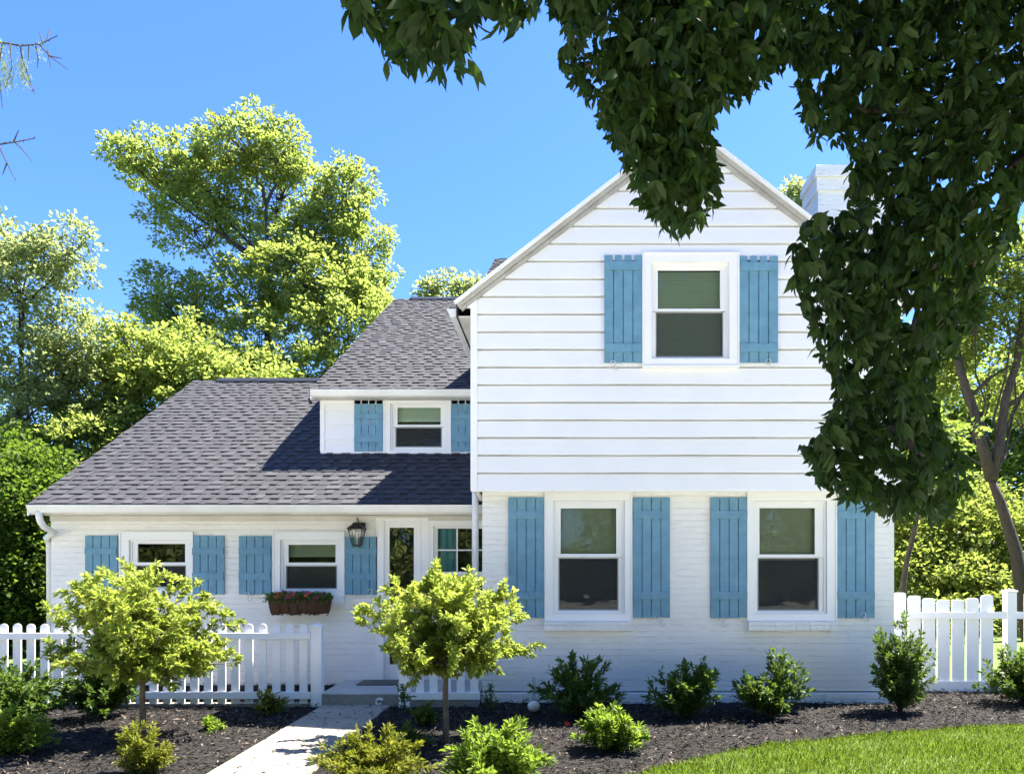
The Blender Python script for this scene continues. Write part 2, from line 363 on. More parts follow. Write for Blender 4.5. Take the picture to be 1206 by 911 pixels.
# lawn blades near the bed edge
N = 125000
x = rng.uniform(.1, 6.6, N); y = rng.uniform(4.6, 8.6, N)
ey = np.interp(x, [p[0] for p in edge], [p[1] for p in edge])
ok = (y < ey + .02 + .035 * np.sin(x * 23) * np.sin(x * 7.3) + .05 * rng.random(len(x)) ** 2) & (y > ey - 2.2); x, y = x[ok], y[ok]; N = len(x)
pt = .5 + .5 * np.sin(x * 3.1 + 2 * np.sin(y * 2.3)) * np.sin(y * 4.7 + x)
d = np.stack([rng.normal(0, .45, N), rng.normal(0, .45, N), np.ones(N)], 1); nn = rng.normal(0, 1, (N, 3))
gr = leaves('lawn_grass', np.stack([x, y, np.full(N, -.005)], 1), d, nn, rng.uniform(.03, .065, N) * (.8 + .4 * pt), rng.uniform(.0028, .0048, N), M['grass'], fold=.2, curl=.2, rnd=rng.random(N) * .45 + pt * .55)
tag(gr, 'bright green mown lawn grass curving round the mulch bed', 'grass', kind='stuff')

# ================================================================== HOUSE
house = empty('house', (0, 9.26, 0))
tag(house, 'white house with painted brick, lap siding, blue shutters and dark shingle roofs', 'house')
def part(mb, name, m, **k):
    o = mb.build(name, m, house, **k); o.matrix_parent_inverse = house.matrix_basis.inverted(); o.location = (0, 0, 0)
    return o
house_inv = None
def fix(o):                                          # keep world coordinates under the house empty
    o.matrix_parent_inverse.identity(); o.location = (0, -9.26, 0); return o
def hpart(mb, name, m, **k): return fix(mb.build(name, m, house, **k))
def sub(mb, name, m, parent, **k): return mb.build(name, m, parent, **k)

DW, DS, DL, DM = 9.26, 9.10, 10.03, 11.12            # planes: wing brick, wing siding, left wing, upper front
# window measurements in photo pixels: casing box, upper glass, lower screen, (sill) at their planes
def rect(px0, px1, py0, py1, D): return (XX(px0, D), XX(px1, D), ZZ(py1, D), ZZ(py0, D))
WINS = {
 'A': dict(D=DW, cas=(642, 743.7, 579.5, 730.6), sash=(652, 735.4, 589.8, 722), up=(660.3, 726, 598, 651.7), lo=(657.6, 728.7, 656.5, 718.5), sill=(641, 743.7, 730.6, 742), blind='full'),
 'B': dict(D=DW, cas=(880, 984, 579.5, 730.6), sash=(888, 973, 589.8, 722), up=(895, 960.5, 597.7, 652.4), lo=(893, 965.6, 656.5, 718.7), sill=(881, 985, 730.6, 742), blind='full'),
 'C': dict(D=DS, cas=(756.7, 869, 299, 431.6), sash=(766.6, 858, 310, 423), up=(775, 848.6, 317.4, 362.6), lo=(772.6, 852.6, 366.4, 419.3), sill=None, blind='long'),
 'D': dict(D=DM, cas=(452.6, 531, 464, 535.7), sash=(460, 524.5, 474, 531), up=(467.7, 518.6, 479.5, 499.5), lo=(465, 520, 502.5, 526), sill=None, blind='up'),
 'E': dict(D=DL, cas=(142.7, 228, 626, 700), sash=(153, 222.5, 635.5, 693.5), up=(161, 217, 640, 661.8), lo=(157.5, 217.6, 665.5, 691.5), sill=(142, 229, 702.4, 713), blind=None),
 'G': dict(D=DL, cas=(322.8, 406, 626, 702), sash=(330.7, 400, 635.5, 695.3), up=(338.9, 394.5, 641, 662), lo=(335.4, 396, 665.9, 693.3), sill=(323, 405.5, 702.4, 713), blind='up'),
 'H': dict(D=DL, cas=(505.6, 600, 613, 735), sash=(511, 592, 619, 729), up=(515, 588, 622, 672.7), lo=(513, 590, 678, 724), sill=None, blind='curtain'),
}
WLAB = {'A': 'tall window left of the downstairs pair', 'B': 'tall window right of the downstairs pair', 'C': 'upstairs gable window with half lowered blind', 'D': 'small upstairs window above the lower roof'}
def holes_for(keys): return [rect(*WINS[k]['sash'], WINS[k]['D']) for k in keys]
def window(k):
    W = WINS[k]; D = W['D']; c = rect(*W['cas'], D); s = rect(*W['sash'], D); u = rect(*W['up'], D); l = rect(*W['lo'], D)
    yf = D - .028 if D != DS else D - .045
    mb = MB()                                         # casing boards, stepped back band at the opening
    mb.box(c[0], c[1], yf, D + .01, s[3], c[3]); mb.box(c[0], c[1], yf, D + .01, c[2], s[2])
    mb.box(c[0], s[0], yf, D + .01, s[2], s[3]); mb.box(s[1], c[1], yf, D + .01, s[2], s[3])
    t = .018
    mb.box(c[0] - .008, c[1] + .008, yf - .012, yf, c[3] - t, c[3] + .004)      # backband
    mb.box(c[0] - .008, c[0] + .012, yf - .012, yf, c[2], c[3] - t); mb.box(c[1] - .012, c[1] + .008, yf - .012, yf, c[2], c[3] - t)
    o = hpart(mb, 'window', M['trim'], bevel=.003)
    mb = MB(); b = .03                                # jamb liner and sash frames, two sashes with offset planes
    y1 = D + .015
    ys_up, ys_lo = D + .022, D + .045
    def ring(a, q, y0, y2):
        mb.box(a[0], a[1], y0, y2, q[3], a[3]); mb.box(a[0], a[1], y0, y2, a[2], q[2]); mb.box(a[0], q[0], y0, y2, q[2], q[3]); mb.box(q[1], a[1], y0, y2, q[2], q[3])
    inner = (s[0] + .025, s[1] - .025, s[2] + .025, s[3] - .025)
    ring(s, inner, D + .004, D + .11)
    mr = (u[2] + l[3]) / 2
    ring((inner[0], inner[1], mr, inner[3]), u, ys_up, ys_up + .03)
    hp = .006
    mb.box(inner[0], inner[1], ys_lo - .028, ys_up - .001, mr - .016, mr + .014)
    so_ = sub(mb, 'sash_frame', M['trim'], o, bevel=.002)
    mb = MB(); li = (l[0] + .03, l[1] - .03, l[2] + .03, l[3] - .022)             # grey screen frame of the lower sash
    ring((inner[0], inner[1], inner[2], mr - .018), (l[0], l[1], l[2], l[3] - .002), ys_lo - .01, ys_lo + .01)
    sub(mb, 'lower_sash', M['trim'], o, bevel=.002)
    mb = MB(); ring(l, (l[0] + .016, l[1] - .016, l[2] + .016, l[3] - .012), ys_lo - .004, ys_lo + .006)
    sub(mb, 'screen_frame', M['frame_grey'], o)
    mb = MB(); mb.face([(u[0] - .004, ys_up + .014, u[2] - .004), (u[1] + .004, ys_up + .014, u[2] - .004), (u[1] + .004, ys_up + .014, u[3] + .004), (u[0] - .004, ys_up + .014, u[3] + .004)]); sub(mb, 'upper_pane', M['glass'], o)
    mb = MB(); mb.face([(l[0], ys_lo + .03, l[2]), (l[1], ys_lo + .03, l[2]), (l[1], ys_lo + .03, l[3]), (l[0], ys_lo + .03, l[3])]); sub(mb, 'lower_pane', M['glass'], o)
    mb = MB(); mb.face([(l[0] + .01, ys_lo + .002, l[2] + .01), (l[1] - .01, ys_lo + .002, l[2] + .01), (l[1] - .01, ys_lo + .002, l[3] - .008), (l[0] + .01, ys_lo + .002, l[3] - .008)]); sub(mb, 'insect_screen', M['screen'], o)
    if W['blind'] in ('full', 'long', 'up'):
        mb = MB(); bt = {'full': u[2] - .03, 'long': l[2] + .06, 'up': u[2] + (u[3] - u[2]) * .42}[W['blind']]
        z = u[3] + .02; st = .027 if k != 'G' else .055
        while z > bt:
            mb.prism([(0, 0), (.012, st * .99), (.016, st * .99), (.004, 0)], u[0] - .03, u[1] + .03, lambda a, p, q, z=z: (a, D + .12 + p, z - st + q)); z -= st
        mb.box(u[0] - .03, u[1] + .03, D + .115, D + .14, z - .02, z)
        sub(mb, 'blind', M['blind_pale'] if k in 'CD' else M['blind'], o)
    if W['blind'] == 'curtain':
        mb = MB(); x_ = u[0]; n_ = 10
        prof = [(u[0] - .03 + .30 * i / n_, .015 * math.sin(i * 2.2)) for i in range(n_ + 1)]
        for (xa, ya), (xb, yb) in zip(prof, prof[1:]):
            xa = u[0] - .03 + (xa - u[0] + .03) * .9; xb = u[0] - .03 + (xb - u[0] + .03) * .9
            mb.face([(xa, D + .14 + ya, l[2]), (xb, D + .14 + yb, l[2]), (xb, D + .14 + yb, u[3]), (xa, D + .14 + ya, u[3])])
        sub(mb, 'curtain', M['curtain'], o)
        mb = MB(); cx1, cx2 = XX(538, D), XX(562, D)
        for cx in (cx1, cx2): mb.box(cx - .009, cx + .009, ys_up + .002, ys_up + .012, u[2], u[3])
        mb.box(u[0], u[1], ys_up + .0035, ys_up + .0105, (u[2] + u[3]) / 2 - .009, (u[2] + u[3]) / 2 + .009)
        sub(mb, 'muntin', M['trim'], o)
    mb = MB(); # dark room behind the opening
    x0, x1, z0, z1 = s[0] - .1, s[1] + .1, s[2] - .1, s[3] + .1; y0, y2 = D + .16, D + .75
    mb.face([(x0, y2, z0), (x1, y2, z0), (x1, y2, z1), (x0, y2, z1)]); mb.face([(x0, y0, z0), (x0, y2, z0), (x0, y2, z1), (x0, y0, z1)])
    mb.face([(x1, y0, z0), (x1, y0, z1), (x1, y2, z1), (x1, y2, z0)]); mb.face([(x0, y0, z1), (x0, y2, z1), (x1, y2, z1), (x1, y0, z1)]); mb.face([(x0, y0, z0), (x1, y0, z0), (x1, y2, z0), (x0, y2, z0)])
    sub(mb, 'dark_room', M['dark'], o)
    if W['sill']:
        q = rect(*W['sill'], D - .05); mb = MB(); n_ = 13; 
        for i in range(n_):
            a = q[0] + (q[1] - q[0]) * i / n_; b_ = q[0] + (q[1] - q[0]) * (i + 1) / n_
            j = random.uniform(-.002, .002)
            mb.box(a + .0005, b_ - .0005, D - .085 + j, D + .01, q[2] + j, q[3] - .012)
        sub(mb, 'sill', M['brick'], o, bevel=.003)
        mb = MB(); mb.box(c[0] + .002, c[1] - .002, D - .075, D + .012, q[3] - .012, c[2] - .001); sub(mb, 'sill_cap', M['trim'], o, bevel=.003)
    else:
        mb = MB(); mb.box(c[0] - .01, c[1] + .01, yf - .025, D, c[2] - .025, c[2] + .004); sub(mb, 'sill', M['trim'], o, bevel=.004)
    return o
for k in WINS: window(k)

def shutter(px0, px1, py0, py1, D, r1, r2, hook=None, gap=.010, holes=False, tops=0):
    c = rect(px0, px1, py0, py1, D); y = D - .045 if D == DS else D - .03
    mb = MB(); n = 4; w_ = (c[1] - c[0] - gap * (n - 1)) / n
    for i in range(n):
        a = c[0] + i * (w_ + gap); j = random.uniform(-.004, .004)
        if holes:                                     # boards with scalloped edges: three pairs of notches
            zz = [c[2] + j] ; xl = []
            H = c[3] - c[2]; marks = [.30, .46, .62]
            seq = [(0, 0)]
            for mk in marks: seq += [(mk - .012, 0), (mk, .007), (mk + .012, 0)]
            seq += [(.90, 0), (.93, .010), (1, .012)]
            L_ = [(a + (q if i > 0 else 0), c[2] + t * H) for t, q in seq]; R_ = [(a + w_ - (q if i < n - 1 else 0), c[2] + t * H) for t, q in seq]
            mb.prism([(p[0], p[1]) for p in L_[::-1]] + [(p[0], p[1]) for p in R_], y, y + .02, lambda t, u, v: (u, t, v))
        else:
            mb.box(a, a + w_, y, y + .02, c[2] + j, c[3] + j * .5)
    mb.box(c[0] + gap, c[1] - gap, y + .021, y + .024, c[2] + .012, c[3] - (.06 if holes else .012))     # thin backing so the gaps read dark
    for rr in (r1, r2):
        a, b = ZZ(rr[1], D), ZZ(rr[0], D); mb.box(c[0] + .004, c[1] - .004, y - .02, y - .0005, a, b)
    o = hpart(mb, 'shutter', M['blue'], bevel=.003)
    if hook:
        h = P(*hook, y - .03); mb = MB(); pts = []
        for i in range(22):
            t = i / 21; ang = -2.2 + t * 4.4
            s_ = .030
            if t < .5: a_ = math.pi * (1 - t * 2 * 1.15) + .3; pts.append((h.x - .0 + s_ * math.cos(a_), h.y, h.z + .026 + s_ * math.sin(a_)))
            else: a_ = math.pi * ((t - .5) * 2 * 1.15) - .2; pts.append((h.x + .024 - s_ * math.cos(a_) * .9 + .012, h.y, h.z - .028 - s_ * math.sin(a_)))
        mb.tube(pts, .006, 6); mb.tube([(h.x + .012, h.y + .03, h.z), (h.x + .012, h.y - .004, h.z)], .005, 6)
        sub(mb, 'shutter_hook', M['hookw'], o, smooth=True)
    return o
rA = ((601.3, 610.7), (695.8, 705))
shutter(598.8, 641, 585.6, 727, DW, *rA)
shutter(745.3, 788.6, 585.6, 726.4, DW, *rA, hook=(777, 731))
shutter(836.5, 879.6, 585.6, 727, DW, *rA, hook=(850, 732))
shutter(984.6, 1029, 585.6, 727, DW, *rA, hook=(1017, 726))
shutter(711.5, 755.8, 302, 428, DS, (310, 320), (406, 416), hook=(722, 430), holes=True)
shutter(870, 915, 303, 428, DS, (311, 321), (406, 416), hook=(905, 428), holes=True)
rD = ((487, 493.6), (513.4, 521))
shutter(417.8, 451.6, 469.7, 532, DM, *rD); shutter(532, 565, 469.7, 532, DM, *rD)
rL = ((645.2, 652.6), (674, 682.3))
shutter(101.8, 139.5, 630.5, 699.5, DL, *rL); shutter(227.8, 265, 630.5, 699.5, DL, *rL)
shutter(282.3, 320, 631, 699.6, DL, *rL, hook=(291, 702)); shutter(407, 445, 632, 700, DL, *rL, hook=(436, 698))

# ---- left wing walls (brick)
LX0 = XX(60, DL); doorR = rect(453.5, 492, 614, 797, DL)
eaveZ = ZZ(604, 9.72)
mb = MB(); wall_xz(mb, LX0, -.985, 0, eaveZ + .12, DL, holes_for('EGH') + [(doorR[0], doorR[1], doorR[2], doorR[3])], .2)
hpart(mb, 'brick_wall', M['brick'])
ridD, ridZ = 14.1, 5.2; sl = (ridZ - 2.52) / (ridD - 9.7)
def roofL(y): return 2.52 + sl * (y - 9.7)
mb = MB(); yb = 18.5                                  # left gable end
mb.face([(LX0, DL, 0), (LX0, DL, roofL(DL) - .1), (LX0, ridD, ridZ - .1), (LX0, yb, roofL(DL) - .1), (LX0, yb, 0)])
mb.face([(LX0, yb, 0), (LX0, yb, 2.6), (-3.56, yb, 2.6), (-3.56, yb, 0)])
hpart(mb, 'side_wall', M['brick'])
# ---- right wing brick
GX0, GX1 = -.968, 4.135
mb = MB(); wall_xz(mb, GX0, GX1, .16, 2.66, DW, holes_for('AB'), .2)
mb.face([(GX0, DW, 0), (GX0, DW, 2.66), (GX0, 12, 2.66), (GX0, 12, 0)]); mb.face([(GX1, DW, 0), (GX1, 21.5, 0), (GX1, 21.5, 6.5), (GX1, 14, 6.5), (GX1, DW + .05, 4.9), (GX1, DW, 2.66)])
hpart(mb, 'brick_wall', M['brick'])
mb = MB()                                             # foundation band: courses and a vertical strip
mb.box(GX0 - .012, GX1 + .01, DW - .018, DW + .1, -.1, .145)
x_ = GX0 - .012
for wd in (.52, .06, .9, .3, 1.1, .06, 1.3, .9): mb.box(x_ + .01, min(x_ + wd, GX1) - .01, DW - .03, DW - .018, .0, .135); x_ += wd
hpart(mb, 'foundation', M['brick'], bevel=.004)
mb = MB(); mb.box(XX(626.5, DW - .04), XX(631, DW - .04), DW - .05, DW - .031, .0, ZZ(796, DW)); hpart(mb, 'corner_strip', M['soffit'])
# ---- right wing lap siding with gable
SX0, SX1 = XX(555, DS), XX(1061, DS); apX = XX(808, DS); apZ = ZZ(153, DS); gs = .775
SZ0 = ZZ(577, DS); exp_ = 20.75 * DS / F
hC = [rect(*WINS['C']['sash'], DS)]
mb = MB(); z = SZ0; row = 0
while z < apZ:
    zs = sorted({z, z + exp_, *[q for h in hC for q in (h[2], h[3]) if z < q < z + exp_]})
    for a, b in zip(zs, zs[1:]):
        b2 = min(b, apZ - .01)
        if b == z + exp_: b2 = min(b - .020, apZ - .01)
        if b2 <= a: continue
        def lim(zz): hw = (apZ - zz) / gs; return max(SX0, apX - hw), min(SX1, apX + hw)
        la, ra = lim(a); lb, rb = lim(b2)
        ya = DS - .024 * (1 - (a - z) / exp_); yb_ = DS - .024 * (1 - (b2 - z) / exp_)
        hs = [(h[0], h[1]) for h in hC if h[2] - 1e-4 <= a and b <= h[3] + 1e-4]
        if hs:
            h0, h1 = hs[0]; quads = [(la, h0, lb, h0), (h1, ra, h1, rb)]
        else: quads = [(la, ra, lb, rb)]
        wob = lambda x_: .0022 * math.sin(x_ * 2.3 + row * 5.1) + .0012 * math.sin(x_ * 6.1 + row * 2.7)
        segs_ = []
        for q0, q1, q2, q3 in quads:
            k_n = max(1, int((q1 - q0) / .35))
            for i_ in range(k_n):
                t0_, t1_ = i_ / k_n, (i_ + 1) / k_n
                segs_.append((q0 + (q1 - q0) * t0_, q0 + (q1 - q0) * t1_, q2 + (q3 - q2) * t0_, q2 + (q3 - q2) * t1_))
        for q0, q1, q2, q3 in segs_:
            if a == z:
                wa, wb_ = wob(q0), wob(q1)
                mb.face([(q0, ya, a + wa), (q1, ya, a + wb_), (q1, ya + .0005, a + .02), (q0, ya + .0005, a + .02)]) if b2 > a + .03 else None
                mb.face([(q0, DS + .055, a + wa), (q1, DS + .055, a + wb_), (q1, ya, a + wb_), (q0, ya, a + wa)])
                if b2 > a + .03:
                    mb.face([(q0, ya + .0005, a + .02), (q1, ya + .0005, a + .02), (q3, yb_, b2), (q2, yb_, b2)])
                    if b == z + exp_: mb.face([(q2, yb_, b2), (q3, yb_, b2), (q3, DS + .055, b2), (q2, DS + .055, b2)]); mb.face([(q2, DS + .055, b2), (q3, DS + .055, b2), (q3, DS + .055, b), (q2, DS + .055, b)])
                    continue
            mb.face([(q0, ya, a), (q1, ya, a), (q3, yb_, b2), (q2, yb_, b2)])
            if a == z: mb.face([(q0, DS + .055, a - .001), (q1, DS + .055, a - .001), (q1, ya, a), (q0, ya, a)])
            if b == z + exp_: mb.face([(q2, yb_, b2), (q3, yb_, b2), (q3, DS + .055, b2), (q2, DS + .055, b2)]); mb.face([(q2, DS + .055, b2), (q3, DS + .055, b2), (q3, DS + .055, b), (q2, DS + .055, b)])
    z += exp_; row += 1
hpart(mb, 'lap_siding', M['siding'])
mb = MB(); 
mb.face([(SX0, DS, SZ0), (SX0, DS, 4.85), (SX0, 13, 4.85), (SX0, 13, SZ0)])
hpart(mb, 'side_siding', M['siding'])
mb = MB(); mb.face([(SX1, DS, SZ0), (SX1, 13, SZ0), (SX1, 13, 4.85), (SX1, DS, 4.85)]); hpart(mb, 'side_siding', M['siding'])
mb = MB(); cw = .075                                  # corner boards
mb.box(SX0 - .006, SX0 + cw, DS - .028, DS + .05, SZ0 - .004, ZZ(352, DS)); hpart(mb, 'corner_board', M['trim'], bevel=.003); mb = MB(); mb.box(SX1 - cw, SX1 + .006, DS - .028, DS + .05, SZ0 - .004, ZZ(352, DS))
hpart(mb, 'corner_board', M['trim'], bevel=.003)
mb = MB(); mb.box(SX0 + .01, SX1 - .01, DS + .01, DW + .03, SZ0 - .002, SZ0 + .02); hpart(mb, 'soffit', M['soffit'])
mb = MB(); mb.box(SX0, SX1, DS - .022, DS + .012, SZ0 - .018, SZ0 + .002); hpart(mb, 'skirt_board', M['trim'], bevel=.002)
# frieze wedge at the left eave
mb = MB(); zq = ZZ(363, DS)
mb.prism([(XX(541, DS), zq), (XX(561, DS), zq), (XX(561, DS), ZZ(344, DS)), (XX(545, DS), ZZ(356.5, DS))], DS - .03, DS + .01, lambda t, u, v: (u, t, v)); hpart(mb, 'frieze_return', M['trim'])

# ---- roofs
def shingle_roof(origin, u, v, width, length, name='roof', expo=.143, seed=1, thick=.07, tab=.019):
    """origin: eave corner; u along the eave, v up the slope; courses overlap with laminated tabs"""
    rr = random.Random(seed); u = Vector(u).normalized(); v = Vector(v).normalized(); n = u.cross(v).normalized()
    if n.z < 0: n = -n
    o = Vector(origin); mb = MB()
    def pt(a, b, c): return o + u * a + v * b + n * c
    n_c = int(math.ceil(length / expo))
    for k in range(n_c):
        b0 = k * expo; b1 = min(length, b0 + expo)
        mb.face([pt(0, b0, .008), pt(width, b0, .008), pt(width, b1, .002), pt(0, b1, .002)], rr.uniform(.34, .52))
        mb.face([pt(0, b0, -.004), pt(width, b0, -.004), pt(width, b0, .008), pt(0, b0, .008)], .05)  # course edge coloured near black as a painted shadow line
        a = -rr.uniform(0, .3)
        while a < width:
            wd = rr.uniform(.09, .20); a0, a1 = max(a, 0), min(a + wd, width)
            if a1 - a0 > .02:
                c = min(1, max(0, rr.gauss(.60, .13))); t = tab + rr.uniform(0, .003); q = rr.uniform(-.003, .003)
                mb.face([pt(a0, b0 - .004 + q, t), pt(a1, b0 - .004 + q, t), pt(a1, b1, .006), pt(a0, b1, .006)], c)
                mb.face([pt(a0, b0 - .004 + q, .0), pt(a1, b0 - .004 + q, .0), pt(a1, b0 - .004 + q, t), pt(a0, b0 - .004 + q, t)], .0)  # tab front coloured black to paint the shadow line beneath it
                mb.face([pt(a1, b0 - .004 + q, .004), pt(a1, b1, .004), pt(a1, b1, .006), pt(a1, b0 - .004 + q, t)], .1)
                mb.face([pt(a0, b0 - .004 + q, .004), pt(a0, b0 - .004 + q, t), pt(a0, b1, .006), pt(a0, b1, .004)], .1)
            a += wd + rr.uniform(.05, .17)
    # deck under the shingles
    for c0, c1 in ((-.012, -thick),):
        P8 = [pt(0, 0, c0), pt(width, 0, c0), pt(width, length, c0), pt(0, length, c0), pt(0, 0, c1), pt(width, 0, c1), pt(width, length, c1), pt(0, length, c1)]
        for q in ((0, 1, 2, 3), (7, 6, 5, 4), (0, 4, 5, 1), (1, 5, 6, 2), (2, 6, 7, 3), (3, 7, 4, 0)): mb.face([P8[i] for i in q], .1)
    return hpart(mb, name, M['shingle'], attr=True)
LEX = -6.90
rl = shingle_roof((LEX, 9.68, roofL(9.68)), (1, 0, 0), (0, 1, sl), -.985 - LEX, math.hypot(ridD - 9.68, ridZ - roofL(9.68)), seed=3)
shingle_roof((-1.0, 18.52, roofL(9.68)), (-1, 0, 0), (0, -1, sl), -1.0 - LEX, math.hypot(18.52 - ridD, ridZ - roofL(9.68)), seed=4, expo=.3)
mb = MB(); mb.prism([(-.14, -.075), (0, .015), (.14, -.075), (.14, -.05), (0, .04), (-.14, -.05)], XX(258, ridD), -3.5, lambda a, p, q: (a, ridD + p, ridZ + .01 + q)); sub(mb, 'ridge_vent', M['black'], rl)
# upper (main) roof over the half storey
mE, mR, mRz = 10.9, 16.4, 7.55; mEz = 4.28; ms = (mRz - mEz) / (mR - mE); MX0 = -3.64
rm = shingle_roof((MX0, mE, mEz), (1, 0, 0), (0, 1, ms), 4.3 - MX0, math.hypot(mR - mE, mRz - mEz), seed=5)
shingle_roof((4.3, 21.9, mEz), (-1, 0, 0), (0, -1, ms), 4.3 - MX0, math.hypot(mR - mE, mRz - mEz), seed=6, expo=.3)
mb = MB(); mb.prism([(-.14, -.075), (0, .015), (.14, -.075), (.14, -.05), (0, .04), (-.14, -.05)], MX0 + .35, 1.0, lambda a, p, q: (a, mR + p, mRz + .01 + q)); sub(mb, 'ridge_vent', M['black'], rm)
# rear roof whose end shows past the gable
shingle_roof((-1.68, 16.2, 7.85), (1, 0, 0), (0, 1, .575), 4.5, 3.5, seed=8)
# right wing gable roof
AX = apX; AZ = apZ + .043; yF, yB = DS - .10, 16.0; run = AX - (-1.27); 
for sgn, sd_ in ((-1, 9), (1, 10)):
    ex = AX + sgn * run; ez = AZ - gs * run
    vv = (-sgn, 0, gs)
    if sgn < 0: shingle_roof((ex, yF, ez), (0, 1, 0), vv, yB - yF, run * math.hypot(1, gs), seed=sd_, thick=.03, tab=.010)
    else: shingle_roof((ex, yF, ez), (0, 1, 0), vv, yB - yF, run * math.hypot(1, gs), seed=sd_, thick=.03, tab=.010)
    # rake boards: outer fascia, inner moulding, drip edge
    mb = MB()
    def rk(s0, s1, w0, w1, ya, yb2, m_=mb, sgn=sgn):
        L_ = math.hypot(1, gs); dx, dz = 1 / L_, gs / L_; nx_, nz_ = -gs / L_, 1 / L_
        pts = []
        for s_, w__ in ((s0, w0), (s1, w0), (s1, w1), (s0, w1)):
            X_ = (s_ * dx + w__ * nx_); Z_ = s_ * dz + w__ * nz_
            pts.append((AX + sgn * (run - X_), ez + Z_))
        m_.prism(pts if sgn < 0 else pts[::-1], ya, yb2, lambda t, a, b: (a, t, b))
    T = run * math.hypot(1, gs)
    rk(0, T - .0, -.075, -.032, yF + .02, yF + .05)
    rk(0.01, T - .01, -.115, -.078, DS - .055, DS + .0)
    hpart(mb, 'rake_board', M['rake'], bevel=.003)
    mb = MB(); rk(-.01, T, -.031, .012, yF - .016, yF + .02, mb); hpart(mb, 'drip_edge', M['trim'])
    mb = MB(); rk(.03, T - .03, -.075, -.068, yF + .051, DS - .056, mb); hpart(mb, 'rake_soffit', M['soffit'])
# left eave soffit + gutter of the right wing
ez = AZ - gs * run; gx = -1.27
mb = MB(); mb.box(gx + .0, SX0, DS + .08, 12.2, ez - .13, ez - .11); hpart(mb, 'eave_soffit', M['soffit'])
mb = MB(); mb.box(gx - .006, gx + .016, DS + .05, 12.2, ez - .13, ez - .02); hpart(mb, 'fascia', M['black'])
def gutter_prof(s=1): return [(0, 0), (.075 * s, 0), (.10 * s, .045 * s), (.118 * s, .085 * s), (.118 * s, .10 * s), (.108 * s, .10 * s), (.10 * s, .088 * s), (.07 * s, .01 * s), (.008 * s, .01 * s), (.008 * s, .10 * s), (0, .10 * s)]
def gut(mb, a0, a1, fn, s=1):
    pr = gutter_prof(s)
    for i in range(len(pr)):                          # open channel swept along the eave
        p, q = pr[i], pr[(i + 1) % len(pr)]; mb.face([fn(a0, *p), fn(a1, *p), fn(a1, *q), fn(a0, *q)])
    out = pr[:5] + [(0, .10 * s)]
    for a in (a0, a1): mb.face([fn(a, *p) for p in out])
mb = MB(); gut(mb, DS + .1, 12.2, lambda a, p, q: (gx - .008 - p, a, ez - .115 + q)); hpart(mb, 'gutter', M['gutter'])
# left wing gutter, fascia, soffit, downspout elbow
gz = roofL(9.68) - .115
mb = MB(); gut(mb, XX(33, 9.6), -.99, lambda a, p, q: (a, 9.675 - p, gz + q), .98); hpart(mb, 'gutter', M['gutter'])
mb = MB(); mb.box(LEX + .02, -.99, 9.678, 9.70, gz - .02, gz + .08); mb.box(LEX + .02, -.99, 9.70, DL + .0, gz - .014, gz - .002)
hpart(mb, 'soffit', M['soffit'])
mb = MB(); mb.box(LX0, -.99, DL - .022, DL - .002, gz - .085, gz - .016); hpart(mb, 'frieze_board', M['soffit'])
def bent(pts, w_, d_, name, m, n=4):
    mb = MB(); mb.tube(pts, w_, 10); return hpart(mb, name, m, smooth=True)
bent([(XX(46, 9.62), 9.62, gz + .02), (XX(46, 9.62), 9.62, gz - .05), (XX(47.5, 9.64), 9.64, gz - .11), (XX(52, 9.7), 9.7, gz - .18), (XX(60, 9.8), 9.85, gz - .24), (LX0 - .055, 10.02, gz - .31), (LX0 - .055, 10.08, gz - .40), (LX0 - .055, 10.1, .05)], .04, .04, 'downspout', M['gutter'])
# rake trim on left wing and upper roofs (thin)
for (X_, y0, z0, y1, z1) in ((LEX, 9.68, roofL(9.68), ridD, ridZ), (MX0, mE, mEz, mR, mRz)):
    mb = MB(); mb.prism([(-.022, -.15), (.0, -.15), (.0, -.014), (-.022, -.014)], 0, 1, lambda t, p, q: (X_ + .022 + p - .01, y0 + (y1 - y0) * t, z0 + (z1 - z0) * t + q)); hpart(mb, 'rake_board', M['trim'])
# upper front wall (half storey) with wide lap boards
UX0 = XX(378, DM); zb = roofL(DM) + .0; zt = mEz + .05
hD = [rect(*WINS['D']['sash'], DM)]
mb = MB(); ex2 = .2145; z = ZZ(534.5, DM) - .003; z_start = z
while z < zt:
    ztop = min(z + ex2, zt)
    zs = sorted({z, ztop, *[q for h in hD for q in (h[2], h[3]) if z < q < ztop]})
    for a, b in zip(zs, zs[1:]):
        ya = DM - .018 * (1 - (a - z) / ex2); yb_ = DM - .018 * (1 - (b - z) / ex2)
        for s0, s1 in subtract(UX0, -1.0, [(h[0], h[1]) for h in hD if h[2] - 1e-4 <= a and b <= h[3] + 1e-4]):
            mb.face([(s0, ya, a), (s1, ya, a), (s1, yb_, b), (s0, yb_, b)])
            if a == z: mb.face([(s0, DM + .001, a - .001), (s1, DM + .001, a - .001), (s1, ya, a), (s0, ya, a)])
    z += ex2
mb.face([(UX0, DM, zb - .4), (-1.0, DM, zb - .4), (-1.0, DM, z_start), (UX0, DM, z_start)])
hpart(mb, 'lap_siding', M['siding'])
mb = MB(); mb.face([(UX0, DM, 2), (UX0, DM, mEz), (UX0, mR, mRz - .1), (UX0, 21.7, mEz), (UX0, 21.7, 2)]); mb.face([(UX0, 21.7, 0), (UX0, 21.7, 4.3), (GX1, 21.7, 4.3), (GX1, 21.7, 0)])
mb.face([(4.1, mE + .3, 4.4), (4.1, mR, mRz - .12), (4.1, 21.6, 4.4)]); mb.face([(-1.6, 16.6, 6), (-1.6, 16.6, 7.9), (-1.6, 19.2, 9.35), (-1.6, 20, 6)])
